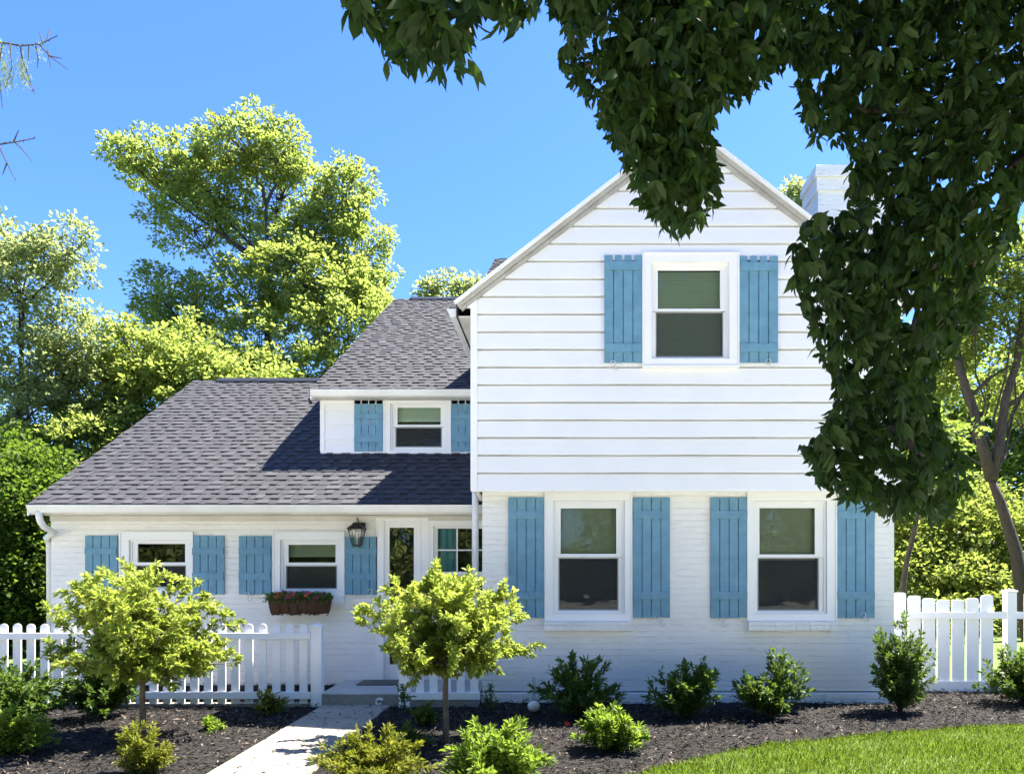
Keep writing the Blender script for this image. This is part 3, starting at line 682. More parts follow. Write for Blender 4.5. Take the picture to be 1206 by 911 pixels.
mb.face([(-1.6, 19.3, 6), (-1.6, 19.3, 9.4), (2.8, 19.3, 9.4), (2.8, 19.3, 6)])
hpart(mb, 'side_siding', M['siding'])
mb = MB(); mb.box(UX0 - .006, UX0 + .06, DM - .027, DM + .03, zb + .02, mEz - .06); mb.box(UX0, -1.0, DM - .03, DM - .001, ZZ(536.5, DM), ZZ(534, DM)); mb.box(UX0, -1.0, DM - .03, DM - .012, mEz - .17, mEz - .08)
hpart(mb, 'corner_board', M['trim'], bevel=.002)
mb = MB(); gut(mb, XX(366.5, 10.84), -1.0, lambda a, p, q: (a, mE - .005 - p, mEz - .112 + q), .9); hpart(mb, 'gutter', M['gutter'])
mb = MB(); mb.box(MX0 + .02, -1.0, mE - .004, DM + .02, mEz - .12, mEz - .10); mb.box(MX0 + .02, -1.0, mE - .004, mE + .014, mEz - .10, mEz - .01); hpart(mb, 'soffit', M['soffit'])
mb = MB(); mb.tube([(UX0 - .12, mE + .06, mEz - .12), (UX0 - .12, mE + .06, mEz - .16), (UX0 - .10, mE + .1, mEz - .18)], .02, 8); hpart(mb, 'outlet', M['black'])
# flashing strip beside the upper front
mb = MB(); yv = 11.9; mb.box(UX0 - .5, UX0 - .02, yv - .1, yv + .1, roofL(yv) + .01, roofL(yv) + .03); 
# downspout at the inner corner
dx = XX(559.5, 9.4)
bent([(dx - .0, 9.42, 2.75), (dx, 9.42, 2.5), (dx, 9.42, .1)], .042, .04, 'downspout', M['pipe'])
mb = MB(); mb.tube([(dx + .03, 9.3, SZ0 + .02), (dx + .09, 9.34, SZ0 - .1)], .03, 8); hpart(mb, 'downspout_elbow', M['soffit'], smooth=True)
# ---- door
mb = MB(); d0, d1, dz0, dz1 = XX(443, DL), XX(503, DL), .18, ZZ(609.5, DL)
o1, o2 = XX(453.5, DL), XX(492, DL); ot = ZZ(614, DL)
mb.box(d0, o1, DL - .03, DL + .05, dz0, dz1); mb.box(o2, d1 + .02, DL - .03, DL + .05, dz0, dz1); mb.box(o1, o2, DL - .03, DL + .05, ot, dz1)
mb.box(d0 + .03, o1 - .01, DL - .042, DL - .03, dz0, dz1 - .03); mb.box(o2 + .01, o2 + .05, DL - .042, DL - .03, dz0, dz1 - .03)
dr = hpart(mb, 'door', M['trim'], bevel=.004)
mb = MB(); g0, g1, gt, gb = XX(458.7, DL), XX(487.5, DL), ZZ(621, DL), ZZ(782, DL)
mb.box(o1, g0, DL - .005, DL + .03, dz0, ot); mb.box(g1, o2, DL - .005, DL + .03, dz0, ot); mb.box(g0, g1, DL - .005, DL + .03, gt, ot); mb.box(g0, g1, DL - .005, DL + .03, dz0, gb)
sub(mb, 'storm_frame', M['trim'], dr, bevel=.003)
mb = MB(); mb.face([(g0, DL + .012, gb), (g1, DL + .012, gb), (g1, DL + .012, gt), (g0, DL + .012, gt)]); sub(mb, 'pane', M['glass_dark'], dr)
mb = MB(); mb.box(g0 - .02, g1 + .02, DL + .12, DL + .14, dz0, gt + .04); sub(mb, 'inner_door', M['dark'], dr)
mb = MB(); mb.box(g1 + .004, g1 + .02, DL - .03, DL - .005, 1.05, 1.2); mb.tube([(g1 + .012, DL - .05, 1.06), (g1 + .012, DL - .05, 1.19)], .006, 6); sub(mb, 'handle', M['black'], dr)
mb = MB(); mb.box(d0, d1, DL - .06, DL + .04, .166, .186); sub(mb, 'threshold', M['frame_grey'], dr)
# ---- chimney
cD = 12.0; cx0 = XX(961, cD); cz = ZZ(194, cD); cb = .72
mb = MB(); cx1 = cx0 + 1.15
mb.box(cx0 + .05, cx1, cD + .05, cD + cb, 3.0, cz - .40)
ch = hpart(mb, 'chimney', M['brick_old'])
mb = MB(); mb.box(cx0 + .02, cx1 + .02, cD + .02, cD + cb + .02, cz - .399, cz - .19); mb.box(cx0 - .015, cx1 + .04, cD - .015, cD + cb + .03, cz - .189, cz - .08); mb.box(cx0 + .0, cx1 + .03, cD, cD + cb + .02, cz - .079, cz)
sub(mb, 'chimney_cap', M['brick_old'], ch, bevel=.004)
mb = MB(); mb.box(cx0 + .3, cx0 + .6, cD + .2, cD + .5, cz, cz + .02); sub(mb, 'flue', M['stoop'], ch)

# ================================================================== STOOP, LANTERN, FLOWER BOX, MAT
mb = MB(); mb.box(-2.88, -.99, 8.965, DL, -.05, .165)
st = mb.build('front_step', M['stoop'], bevel=.01); tag(st, 'grey concrete front step below the storm door', 'step')
mb = MB(); mb.box(-2.885, -.99, 8.96, DL - .003, .1655, .181); mb.build('tread', M['stooptop'], st, bevel=.005)
mb = MB(); 
x0, x1 = XX(424, 9.75), XX(468, 9.75); mb.box(x0, x1, 9.55, 9.95, .1815, .196)
dm = mb.build('doormat', M['mat'], bevel=.004); tag(dm, 'dark brown rectangular doormat on the front step', 'doormat')

lan = empty('wall_lantern', (XX(421, DL - .1), DL - .13, ZZ(644, DL - .1))); tag(lan, 'black glass sided carriage lantern on the wall above a blue shutter', 'lantern')
mb = MB(); H = .30; wb, wt = .05, .092
def fr(z): t = (z - .03) / .21; return wb + (wt - wb) * max(0, min(1, t))
for sx in (-1, 1):
    for sy in (-1, 1): mb.tube([(sx * wb, sy * wb, .03), (sx * wt, sy * wt, .24)], .006, 5)
for sx in (-1, 1): mb.tube([(sx * wb, 0, .03), (sx * wt, 0, .24)], .003, 4); mb.tube([(0, sx * wb, .03), (0, sx * wt, .24)], .003, 4)
for z, q in ((.03, wb + .006), (.24, wt + .006)): mb.box(-q, q, -q, q, z - .008, z + .004)
mb.box(-wb * .7, wb * .7, -wb * .7, wb * .7, .005, .022)
mb.build('cage', M['black'], lan, bevel=.001)
mb = MB(); q, q2, q3 = wt + .02, .05, .04
for (a, za), (b, zb_) in (((q, .244), (q2, .30)), ((q2, .30), (q3, .325))):
    for s in ((1, 1, -1, 1), (1, -1, 1, 1), (-1, -1, 1, -1), (-1, 1, -1, -1)):
        mb.face([(s[0] * a, s[1] * a, za), (s[2] * a, s[3] * a, za), (s[2] * b, s[3] * b, zb_), (s[0] * b, s[1] * b, zb_)])
mb.face([(-q3, -q3, .325), (q3, -q3, .325), (q3, q3, .325), (-q3, q3, .325)]); mb.face([(-q, -q, .244), (-q, q, .244), (q, q, .244), (q, -q, .244)])
mb.build('roof_cap', M['black'], lan)
mb = MB(); mb.box(-.045, .085, .07, .13, .21, .33); mb.tube([(0, .11, .30), (0, .08, .37), (0, .03, .385), (0, 0, .36), (0, 0, .32)], .006, 6); mb.tube([(0, 0, .36), (0, 0, .40)], .004, 6)
mb.build('bracket', M['black'], lan)
mb = MB()
for s in ((1, 1, -1, 1), (1, -1, 1, 1), (-1, -1, 1, -1), (-1, 1, -1, -1)):
    a, b = wb - .002, wt - .002; mb.face([(s[0] * a, s[1] * a, .035), (s[2] * a, s[3] * a, .035), (s[2] * b, s[3] * b, .236), (s[0] * b, s[1] * b, .236)])
mb.build('glass', M['glass_clear'], lan)
mb = MB(); mb.tube([(0, 0, .03), (0, 0, .10)], .009, 8); mb.tube([(0, 0, .10), (0, 0, .115), (0, 0, .14), (0, 0, .165), (0, 0, .19)], [.008, .018, .022, .014, .003], 10)
mb.build('bulb', M['trim'], lan, smooth=True)

fy = DL - .20; fbx0, fbx1 = XX(318, fy), XX(389, fy); fz0, fz1 = ZZ(724, fy), ZZ(705, fy)
fb = empty('flower_box', ((fbx0 + fbx1) / 2, fy, fz0)); tag(fb, 'brown coco-lined window box of pink and orange flowers under a window', 'flower box')
mb = MB(); hw = (fbx1 - fbx0) / 2; n_ = 26; ring_ = 9
for i in range(n_):
    t = -1 + 2 * i / (n_ - 1); sc = (1 - abs(t) ** 6 * .35); rad = .115 * sc; zz = .02 * math.sin(t * 9) * .5 + random.uniform(-.006, .006)
    for j in range(ring_):
        a = math.pi * j / (ring_ - 1); mb.v.append((t * hw * (1 - .06 * math.sin(a)), -math.cos(a) * rad, (fz1 - fz0) * (1 - math.sin(a) * (.95 + random.uniform(-.05, .05))) + zz))
for i in range(n_ - 1):
    for j in range(ring_ - 1): a = i * ring_ + j; mb.f.append((a, a + 1, a + ring_ + 1, a + ring_)); mb.c.append(.5)
for i in (0, n_ - 1): mb.f.append(tuple(i * ring_ + j for j in range(ring_))); mb.c.append(.5)
mb.face([(-hw, -.1, fz1 - fz0 - .015), (hw, -.1, fz1 - fz0 - .015), (hw, .1, fz1 - fz0 - .015), (-hw, .1, fz1 - fz0 - .015)])
mb.build('coco_liner', M['coco'], fb, smooth=True)
mb = MB(); top = fz1 - fz0
for yy in (-.118, .118): mb.tube([(-hw, yy, top), (hw, yy, top)], .005, 6)
for t in np.linspace(-.9, .9, 7): mb.tube([(t * hw, -.119 * math.cos(a), top - math.sin(a) * top * 1.03) for a in np.linspace(0, math.pi, 9)], .004, 5)
mb.build('wire_basket', M['black'], fb)
N = 1500; bx_ = rng.uniform(-hw * 1.05, hw * 1.05, N); by_ = rng.normal(-.03, .07, N); bz_ = top + rng.uniform(-.06, .085, N) * (1 - .3 * (bx_ / hw) ** 2)
dd = np.stack([rng.normal(0, .6, N), rng.normal(-.2, .6, N), rng.uniform(0, 1.1, N)], 1)
leaves('foliage', np.stack([bx_, by_, bz_], 1), dd, rng.normal(0, 1, (N, 3)), rng.uniform(.03, .06, N), .022, M['leaf_shrub'], fb)
def blossom(mb, c, r):
    for k in range(6):
        a = k * math.pi / 3 + random.random(); dv = Vector((math.cos(a), -.5 + random.uniform(-.3, .3), math.sin(a))).normalized(); c_ = Vector(c)
        sd2 = dv.cross(Vector((0, 1, 0))).normalized(); mb.face([c_, c_ + dv * r * .6 + sd2 * r * .4, c_ + dv * r, c_ + dv * r * .6 - sd2 * r * .4])
    return mb
for fx, fz, cl, r_ in ((-.78, .05, 'pink', .03), (-.66, .05, 'orange', .05), (-.58, .06, 'orange', .045), (-.48, .10, 'magenta', .03), (-.30, .04, 'pink', .04), (-.34, .02, 'magenta', .035), (-.15, .07, 'pink', .045), (-.08, .05, 'magenta', .03), (.30, .09, 'magenta', .035), (.26, .06, 'orange', .04), (.40, .08, 'pink', .025), (.62, .03, 'pink', .035), (.78, .07, 'magenta', .03), (-.42, .0, 'pink', .04)):
    blossom(MB(), (fx * hw, -.1 + random.uniform(-.02, .04), top + fz), r_).build('flower', M[cl], fb)

# ================================================================== FENCES
def picket_mb(w_, h, y0, th=.022, round_=True):
    mb = MB(); n_ = 9; pr = [(-w_ / 2, 0), (w_ / 2, 0)]
    rr_ = w_ * .32
    if round_:
        pr += [(w_ / 2, h - w_ * .42)] + [(w_ / 2 * math.cos(a), h - w_ * .42 + w_ * .42 * math.sin(a)) for a in np.linspace(0.15, math.pi - .15, 9)] + [(-w_ / 2, h - w_ * .42)]
    else:
        r0 = .035; pr += [(w_ / 2, h - r0)] + [(w_ / 2 - r0 + r0 * math.cos(a), h - r0 + r0 * math.sin(a)) for a in np.linspace(.2, math.pi / 2, 4)] + [(-w_ / 2 + r0 + r0 * math.cos(a), h - r0 + r0 * math.sin(a)) for a in np.linspace(math.pi / 2, math.pi - .2, 4)] + [(-w_ / 2, h - r0)]
    mb.prism(pr, y0, y0 + th, lambda t, a, b: (a, t, b)); return mb
def post(parent, x, y, h, w_=.125):
    mb = MB(); mb.box(x - w_ / 2, x + w_ / 2, y - w_ / 2, y + w_ / 2, -.05, h); p = mb.build('post', M['fence'], parent, bevel=.004)
    mb = MB(); q = w_ / 2 + .012; mb.box(x - q, x + q, y - q, y + q, h, h + .018)
    for s in ((1, 1, -1, 1), (1, -1, 1, 1), (-1, -1, 1, -1), (-1, 1, -1, -1)): mb.face([(x + s[0] * q, y + s[1] * q, h + .018), (x + s[2] * q, y + s[3] * q, h + .018), (x, y, h + .045)])
    mb.build('cap', M['fence'], p, bevel=.002); return p
def fence(label, x0, x1, y, posts, tops, spacing, w_, rails, base, start=None, round_=True, name='picket_fence', group=None):
    f = empty(name, (0, y, 0)); tag(f, label, 'fence', group)
    for px_, h in posts: post(f, px_, 0, h)
    xs_ = []; x = (start if start is not None else x0 + spacing / 2)
    while x < x1: xs_.append(x); x += spacing
    for x in xs_:
        if any(abs(x - p[0]) < w_ * .5 + .05 for p in posts): continue
        h = tops(x) + random.uniform(-.003, .003)
        p = picket_mb(w_, h - base, -.012, round_=round_).build('picket', M['fence'], f, bevel=.0025); p.location = (x, 0, base)
    for z0, z1 in rails:
        mb = MB(); mb.box(x0, x1, -.05, -.013, z0, z1); mb.build('rail', M['fence'], f, bevel=.004)
    return f
FD = 9.0
zr = lambda a, b: (ZZ(b, FD - .05), ZZ(a, FD - .05))
fence('low white picket fence with rounded tops left of the path', XX(-130, FD), XX(367, FD), FD, [(XX(374, FD), ZZ(735.5, FD) - .02)], lambda x: ZZ(734, FD), 16.05 * FD / F, .096, [zr(745, 752.6), zr(814.3, 822.8)], .04, start=XX(357.6 - 30 * 16.05, FD))
fence('short white picket fence panel between path and tall brick wing', XX(484, FD), XX(566, FD), FD, [(XX(477, FD), ZZ(737, FD) - .02)], lambda x: ZZ(737, FD), 16.05 * FD / F, .096, [zr(748, 755), zr(815, 823.5)], .06, start=XX(494.5, FD))
RD = 10.1; wr = 17.1 * RD / F
def scal(x):
    px_ = 660 + x * F / RD
    if px_ > 1190: return ZZ(697, RD)
    t = abs(px_ - 1118) / 62; return ZZ(706.5 - 10 * min(1, t) ** 1.6, RD)
rf = fence('tall white picket fence with dipped top right of the house', XX(1040, RD), XX(1420, RD), RD, [(XX(1189, RD), ZZ(694, RD) - .03)], scal, wr, .168, [(ZZ(728, RD), ZZ(719.8, RD)), (ZZ(816, RD), ZZ(801, RD))], .08, start=XX(1059.5, RD), round_=False)
# concrete edging under the left fence
mb = MB(); mb.box(-8.2, -2.92, FD - .02, FD + .10, -.03, .055); e_ = mb.build('edging_strip', M['concrete'], bevel=.006); tag(e_, 'pale concrete edging strip under the left picket fence', 'edging')

# ================================================================== small garden things
mb = MB(); p_ = P(628.5, 838, 8.62)
for i in range(9):
    pass
import bmesh
def ico(name, r, m, parent=None, seg=3, sc=(1, 1, 1)):
    bm = bmesh.new(); bmesh.ops.create_icosphere(bm, subdivisions=seg, radius=r)
    for v in bm.verts: v.co = Vector((v.co.x * sc[0], v.co.y * sc[1], v.co.z * sc[2]))
    me = bpy.data.meshes.new(name); bm.to_mesh(me); bm.free(); me.polygons.foreach_set('use_smooth', [True] * len(me.polygons)); return link(name, me, m, parent)
gl = empty('garden_spotlight', (p_.x, p_.y, 0.02)); tag(gl, 'small round white garden light in the mulch by the brick corner', 'garden light')
h_ = ico('lamp_head', .062, M['trim'], gl, 3, (1.15, .75, 1)); h_.location = (0, 0, .075)
MB().tube([(0, .02, -.03), (0, .02, .06)], .01, 6).build('stake', M['black'], gl)
mb = MB(); mb.tube([(-.01, .03, .10), (.0, .045, .12), (.0, .05, .03)], [.03, .04, .045], 8); mb.build('housing', M['black'], gl, smooth=True)
orn = empty('shell_ornament', (XX(447, 8.9), 8.88, .055)); tag(orn, 'small white curled ornament on the path beside the front step', 'ornament')
pts = [(.05 * (1 - t * .6) * math.cos(t * 5.5 + .6), 0, .035 + .045 * (1 - t * .55) * math.sin(t * 5.5 + .6)) for t in np.linspace(0, 1, 16)]
MB().tube(pts, [.018 - .008 * t for t in np.linspace(0, 1, 16)], 8).build('curl', M['hookw'], orn, smooth=True)
fl = P(668, 859, 7.9); fe = empty('fallen_blossom', (fl.x, fl.y, .03)); tag(fe, 'single red blossom on the mulch between two low bushes', 'flower')
mb = MB(); blossom(mb, (0, 0, .02), .035); mb.build('petals', M['red'], fe); MB().tube([(0, .0, .0), (0, 0, .02)], .003, 5).build('stalk', M['leaf_shrub'], fe)

# ================================================================== PLANTS
def stems_to(rngs, base, targets, r0, sag=.0, npt=6, start=None, jit=.02):
    mb = MB(); paths = []
    for T in targets:
        A = Vector(base if start is None else start()); T = Vector(T)
        pts = []
        mid = A.lerp(T, .45) + Vector((-(T.x - A.x) * .18, -(T.y - A.y) * .18, abs(T.z - A.z) * .10 - sag))
        for i in range(npt):
            t = i / (npt - 1); p = A * (1 - t) ** 2 + mid * 2 * t * (1 - t) + T * t * t
            if 0 < i < npt - 1: p += Vector((random.uniform(-jit, jit), random.uniform(-jit, jit), random.uniform(-jit, jit)))
            pts.append(p)
        mb.tube(pts, [r0 * (1 - .8 * i / (npt - 1)) for i in range(npt)], 5, cap=False); paths.append(pts)
    return mb, paths
def foliate(paths, t0, per, L, W, spread, up, nj=.5):
    """leaves growing along paths: whorls that point outward and up"""
    B, Dv, Nn, LL = [], [], [], []
    for pts in paths:
        P_ = np.array([tuple(p) for p in pts]); n = len(P_)
        t = t0 + (1 - t0) * rng.random(per) ** .75; ff = t * (n - 1); i = np.minimum(ff.astype(int), n - 2); fr_ = (ff - i)[:, None]
        b = P_[i] * (1 - fr_) + P_[i + 1] * fr_; ax = unit(P_[i + 1] - P_[i])
        rd = unit(rng.normal(0, 1, (per, 3))); d_ = ax * up + rd * spread
        B.append(b + rd * .01); Dv.append(d_); Nn.append(np.array([0, 0, 1.]) + rng.normal(0, nj, (per, 3))); LL.append(L * rng.uniform(.6, 1.2, per))
    return np.concatenate(B), np.concatenate(Dv), np.concatenate(Nn), np.concatenate(LL), W
def shrub(name, label, cat, base, w_, h, m, n_stem=26, per=38, L=.07, W=.03, group=None, flat=.5, seed=0, hb=.0, twig='twig', lean=(0, 0)):
    random.seed(seed + 100); w_ *= 1.18; h *= 1.2; per = int(per * 1.7)
    e = empty(name, base); tag(e, label, cat, group)
    T = []
    for i in range(n_stem):
        a = random.uniform(0, 2 * math.pi); r = math.sqrt(random.random()); el_ = random.uniform(.25, 1)
        z = h * (hb + (1 - hb) * math.sqrt(max(0, 1 - (r * .95) ** 2)) * random.uniform(.55, 1.04))
        T.append((math.cos(a) * r * w_ / 2 + lean[0] * z, math.sin(a) * r * w_ / 2 * .85 + lean[1] * z, z))
    mb, paths = stems_to(None, (0, 0, 0), T, .008, jit=.012)
    # side shoots
    T2 = []; st2 = []
    for pts in paths:
        for _ in range(3):
            q = random.choice(pts[1:-1]); dv = Vector((random.gauss(0, 1), random.gauss(0, 1), random.uniform(.1, 1.2))).normalized() * random.uniform(.12, .26) * h
            T2.append([q, q + dv * .5, q + dv + Vector((0, 0, .02))])
    for p in T2: mb.tube(p, [.004, .003, .0015], 4, cap=False)
    mb.build('stems', M[twig], e, smooth=True)
    B, D_, N_, L_, W_ = foliate(paths, .3, per, L, W, .75, .8)
    B2, D2, N2, L2, _ = foliate(T2, .2, max(4, per // 3), L, W, .75, .8)
    B, D_, N_, L_ = (np.concatenate(x_) for x_ in ((B, B2), (D_, D2), (N_, N2), (L_, L2)))
    hgt = B[:, 2] / h
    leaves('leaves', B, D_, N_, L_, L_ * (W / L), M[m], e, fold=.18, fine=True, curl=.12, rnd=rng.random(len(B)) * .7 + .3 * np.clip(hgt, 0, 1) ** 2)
    return e
def gp(px, py): D = EYE * F / (py - CY); return (XX(px, D), D, .01)
G1 = 'clipped dark laurel bushes against the brick wing'
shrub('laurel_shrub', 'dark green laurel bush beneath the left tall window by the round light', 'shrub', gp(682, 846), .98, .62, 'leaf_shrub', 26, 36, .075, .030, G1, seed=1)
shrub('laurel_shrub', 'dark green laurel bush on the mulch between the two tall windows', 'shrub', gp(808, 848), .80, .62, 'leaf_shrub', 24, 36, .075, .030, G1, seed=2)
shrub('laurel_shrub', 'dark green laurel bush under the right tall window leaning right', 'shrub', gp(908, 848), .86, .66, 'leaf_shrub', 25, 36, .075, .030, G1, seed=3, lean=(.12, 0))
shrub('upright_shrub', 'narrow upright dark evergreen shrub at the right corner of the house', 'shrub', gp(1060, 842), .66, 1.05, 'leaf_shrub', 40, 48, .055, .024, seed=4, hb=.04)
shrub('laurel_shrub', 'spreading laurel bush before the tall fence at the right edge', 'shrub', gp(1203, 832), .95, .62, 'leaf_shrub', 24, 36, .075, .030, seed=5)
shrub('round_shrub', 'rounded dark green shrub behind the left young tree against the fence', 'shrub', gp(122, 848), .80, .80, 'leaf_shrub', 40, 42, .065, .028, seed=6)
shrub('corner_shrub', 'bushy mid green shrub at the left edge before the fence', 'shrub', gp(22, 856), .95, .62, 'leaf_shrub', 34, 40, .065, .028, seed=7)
shrub('corner_shrub', 'lighter green shrub low in the left corner of the bed', 'shrub', gp(8, 890), .70, .38, 'leaf_bright', 26, 34, .06, .026, seed=8)
shrub('gold_spirea', 'yellow green low bush at the foot of the left young tree', 'shrub', gp(168, 915), .42, .38, 'leaf_gold', 26, 34, .045, .017, seed=9)
shrub('gold_spirea', 'golden yellow spreading bush beside the path in the foreground', 'shrub', gp(440, 926), .86, .38, 'leaf_gold', 46, 40, .05, .018, seed=10)
shrub('euonymus_bush', 'bright green and yellow low bush right of the young tree trunk', 'shrub', gp(588, 922), .80, .42, 'leaf_bright', 44, 42, .06, .022, seed=11)
shrub('euonymus_bush', 'bright lime low bush on open mulch before the laurels', 'shrub', gp(720, 886), .62, .38, 'leaf_bright', 32, 40, .06, .022, seed=12)
shrub('seedling', 'small variegated plant at the fence beside the path', 'plant', gp(316, 842), .38, .22, 'leaf_gold', 14, 14, .07, .02, seed=13)
shrub('seedling', 'tiny yellow green seedling right of the left tree trunk', 'plant', gp(248, 862), .30, .10, 'leaf_bright', 10, 9, .06, .02, seed=14)
shrub('seedling', 'leafy little plant under the short fence panel', 'plant', gp(500, 858), .30, .24, 'leaf_shrub', 12, 16, .055, .026, seed=15)
shrub('seedling', 'thin stemmed sapling before the brick corner foundation', 'plant', gp(578, 842), .22, .34, 'leaf_shrub', 5, 8, .05, .022, seed=16)
shrub('seedling', 'low dark plant behind the golden bush in shade', 'plant', gp(484, 880), .40, .18, 'leaf_shrub', 14, 16, .05, .018, seed=17)
shrub('climbing_vine', 'small leafy vine round the post of the short fence panel', 'plant', gp(476, 842), .14, .36, 'leaf_shrub', 4, 7, .05, .03, seed=18, hb=.3)

def young_tree(label, base, top, w_, zc, m='leaf_young', seed=1, bk='bark_young', zlow=.62, lean=0):
    random.seed(seed); e = empty('young_tree', base); tag(e, label, 'tree', 'small yellow green ornamental trees in the mulch bed')
    fork = zlow
    mb = MB(); mb.tube([(0, 0, -.03), (.004, 0, .2), (-.004, .004, .42), (lean * .3, 0, fork), (lean, 0, fork + .35), (lean * 1.3, 0, top - .25)], [.034, .029, .027, .024, .014, .005], 10)
    T = []
    for i in range(64):
        a = i * 2.39996 + random.uniform(-.3, .3); r = math.sqrt((i + .5) / 64) ; rr_ = r * w_ / 2
        z = zc + (top - zc) * math.sqrt(max(0, 1 - r ** 2.6)) * random.uniform(.72, 1.04)
        if random.random() < .42: z = zc - (zc - fork) * random.uniform(-.4, .95) * (1 - .4 * r)
        T.append(Vector((math.cos(a) * rr_ * random.uniform(.85, 1.08), math.sin(a) * rr_ * .85, z)))
    paths = []
    for t in T:
        s0 = Vector((lean * .5, 0, fork + random.uniform(-.04, .4) * min(1, (t.z - fork) / (top - fork) + .15)))
        mid = s0.lerp(t, .5) + Vector((0, 0, .05)); pts = []
        for k in range(7):
            q = k / 6; p = s0 * (1 - q) ** 2 + mid * 2 * q * (1 - q) + t * q * q
            if 0 < k < 6: p += Vector([random.uniform(-.018, .018) for _ in range(3)])
            pts.append(p)
        mb.tube(pts, [.0095 * (1 - .85 * k / 6) + .001 for k in range(7)], 5, cap=False); paths.append(pts)
    tw = []
    for pts in paths:
        for _ in range(9):
            k = random.randint(2, 6); q = pts[k]; out = (pts[-1] - pts[0]).normalized()
            dv = (out * .7 + Vector((random.gauss(0, .7), random.gauss(0, .7), random.gauss(.25, .5)))).normalized() * random.uniform(.10, .24)
            p = [q, q + dv * .5 + Vector((0, 0, .01)), q + dv]; tw.append(p); mb.tube(p, [.0035, .0025, .001], 4, cap=False)
    mb.build('trunk', M[bk], e, smooth=True)
    B, D_, N_, L_, W_ = foliate(paths, .40, 24, .055, .03, .8, .7); B2, D2, N2, L2, _ = foliate(tw, .1, 48, .056, .032, .85, .75, .6)
    B, D_, N_, L_ = (np.concatenate(x_) for x_ in ((B, B2), (D_, D2), (N_, N2), (L_, L2)))
    D_ = D_ + np.array([0, 0, .12])
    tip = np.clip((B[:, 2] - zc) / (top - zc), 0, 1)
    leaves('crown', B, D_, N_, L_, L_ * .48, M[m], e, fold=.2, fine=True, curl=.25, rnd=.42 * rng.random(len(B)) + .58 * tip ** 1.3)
    return e
b1 = gp(163, 872); young_tree('small yellow green tree left of the path before the low fence', (b1[0] + .04, b1[1], b1[2]), 1.60, 1.64, .88, seed=21, zlow=.54)
b2 = gp(525, 876); young_tree('small yellow green tree in front of the storm door and short fence', b2, 1.56, 1.60, .93, seed=33, zlow=.62)

# ---- large background trees
def big_tree(name, label, base, blobs, m, trunk_r, leaf=.16, dens=1.0, group=None, seed=1, fork=.35, bk='bark', clump=.55, wide=.62, cat='tree', trunk_pts=None, limbs=None):
    random.seed(seed); r_ = np.random.default_rng(seed)
    e = empty(name, base); tag(e, label, cat, group); base = Vector(base)
    blobs = [(Vector(c) - base, Vector(rad), n) for c, rad, n in blobs]
    cen = sum((b[0] * b[2] for b in blobs), Vector()) / sum(b[2] for b in blobs); topz = max(b[0].z for b in blobs)
    mb = MB(); tp = [Vector((0, 0, -.1))]
    if trunk_pts: tp = [Vector(p) - base for p in trunk_pts]; rr_ = [trunk_r * (1 - .6 * i / (len(tp) - 1)) for i in range(len(tp))]
    else:
        for i in range(1, 8):
            t = i / 7; tp.append(Vector((cen.x * t * .8 + random.uniform(-.1, .1), cen.y * t * .8, topz * .86 * t)))
        rr_ = [trunk_r * (1 - .85 * i / 7) for i in range(8)]
    mb.tube(tp, rr_, 9)
    for lb, lr in (limbs or []): mb.tube([Vector(p) - base for p in lb], [lr * (1 - .6 * i / (len(lb) - 1)) for i in range(len(lb))], 7)
    B, D_, L_, K_ = [], [], [], []
    for c, rad, n in blobs:
        zt_ = max(.15 * topz, c.z - rad.z * .9 - Vector((c.x - cen.x, c.y - cen.y, 0)).length * .6)
        k = min(range(len(tp)), key=lambda i: abs(tp[i].z - min(zt_, tp[-1].z))); s0 = tp[k]
        def branch(a, b_, r0, r1, n_=6, j=.1):
            mid = a.lerp(b_, .5) + Vector((0, 0, -.08 * (b_ - a).length)); pts = []
            for q in range(n_):
                t = q / (n_ - 1); p = a * (1 - t) ** 2 + mid * 2 * t * (1 - t) + b_ * t * t
                if 0 < q < n_ - 1: p += Vector([random.uniform(-j, j) for _ in range(3)])
                pts.append(p)
            mb.tube(pts, [r0 + (r1 - r0) * q / (n_ - 1) for q in range(n_)], 5, cap=False); return pts
        hub = c + Vector((0, 0, -rad.z * .25)); lp = branch(s0, hub, trunk_r * (.24 if not trunk_pts else .16), trunk_r * .07, 7, .12 * min(1, rad.x))
        for _ in range(int(n * 2.5)):
            dv = r_.normal(0, 1, 3); dv /= np.linalg.norm(dv); rho = .35 + .68 * r_.random() ** .6
            cc = c + Vector((dv[0] * rad.x * rho, dv[1] * rad.y * rho, dv[2] * rad.z * rho))
            if r_.random() < .3: branch(lp[-1] if r_.random() < .6 else lp[-2], cc, trunk_r * .07, .006, 4, .06)
            k_ = int(r_.integers(22, 50) * dens); g = clump * (.55 + .7 * r_.random())
            off = unit(r_.normal(0, 1, (k_, 3))) * (r_.random((k_, 1)) ** .5) * g * np.array([1, 1, wide])
            B.append(np.array(cc) + off); D_.append(unit(off) + np.array(dv) * .5 + r_.normal(0, .35, (k_, 3)) + np.array([0, 0, .15])); L_.append(leaf * r_.uniform(.6, 1.25, k_)); K_.append(np.full(k_, r_.random()))
    mb.build('trunk', M[bk], e, smooth=True)
    B = np.concatenate(B); D_ = np.concatenate(D_); L_ = np.concatenate(L_); K_ = np.concatenate(K_)
    N_ = np.array([0, 0, 1.]) + r_.normal(0, .55, (len(B), 3))
    leaves('crown', B, D_, N_, L_, L_ * .72, M[m], e, fold=.2, curl=.2, rnd=.25 * K_ + .75 * r_.random(len(B)))
    return e
def bl(px, py, rx, rz, D, n, ry=None):
    s = D / F; c = P(px, py, D); return (c, (rx * s, (ry if ry else rx * s * .8), rz * s), n)
D1 = 27
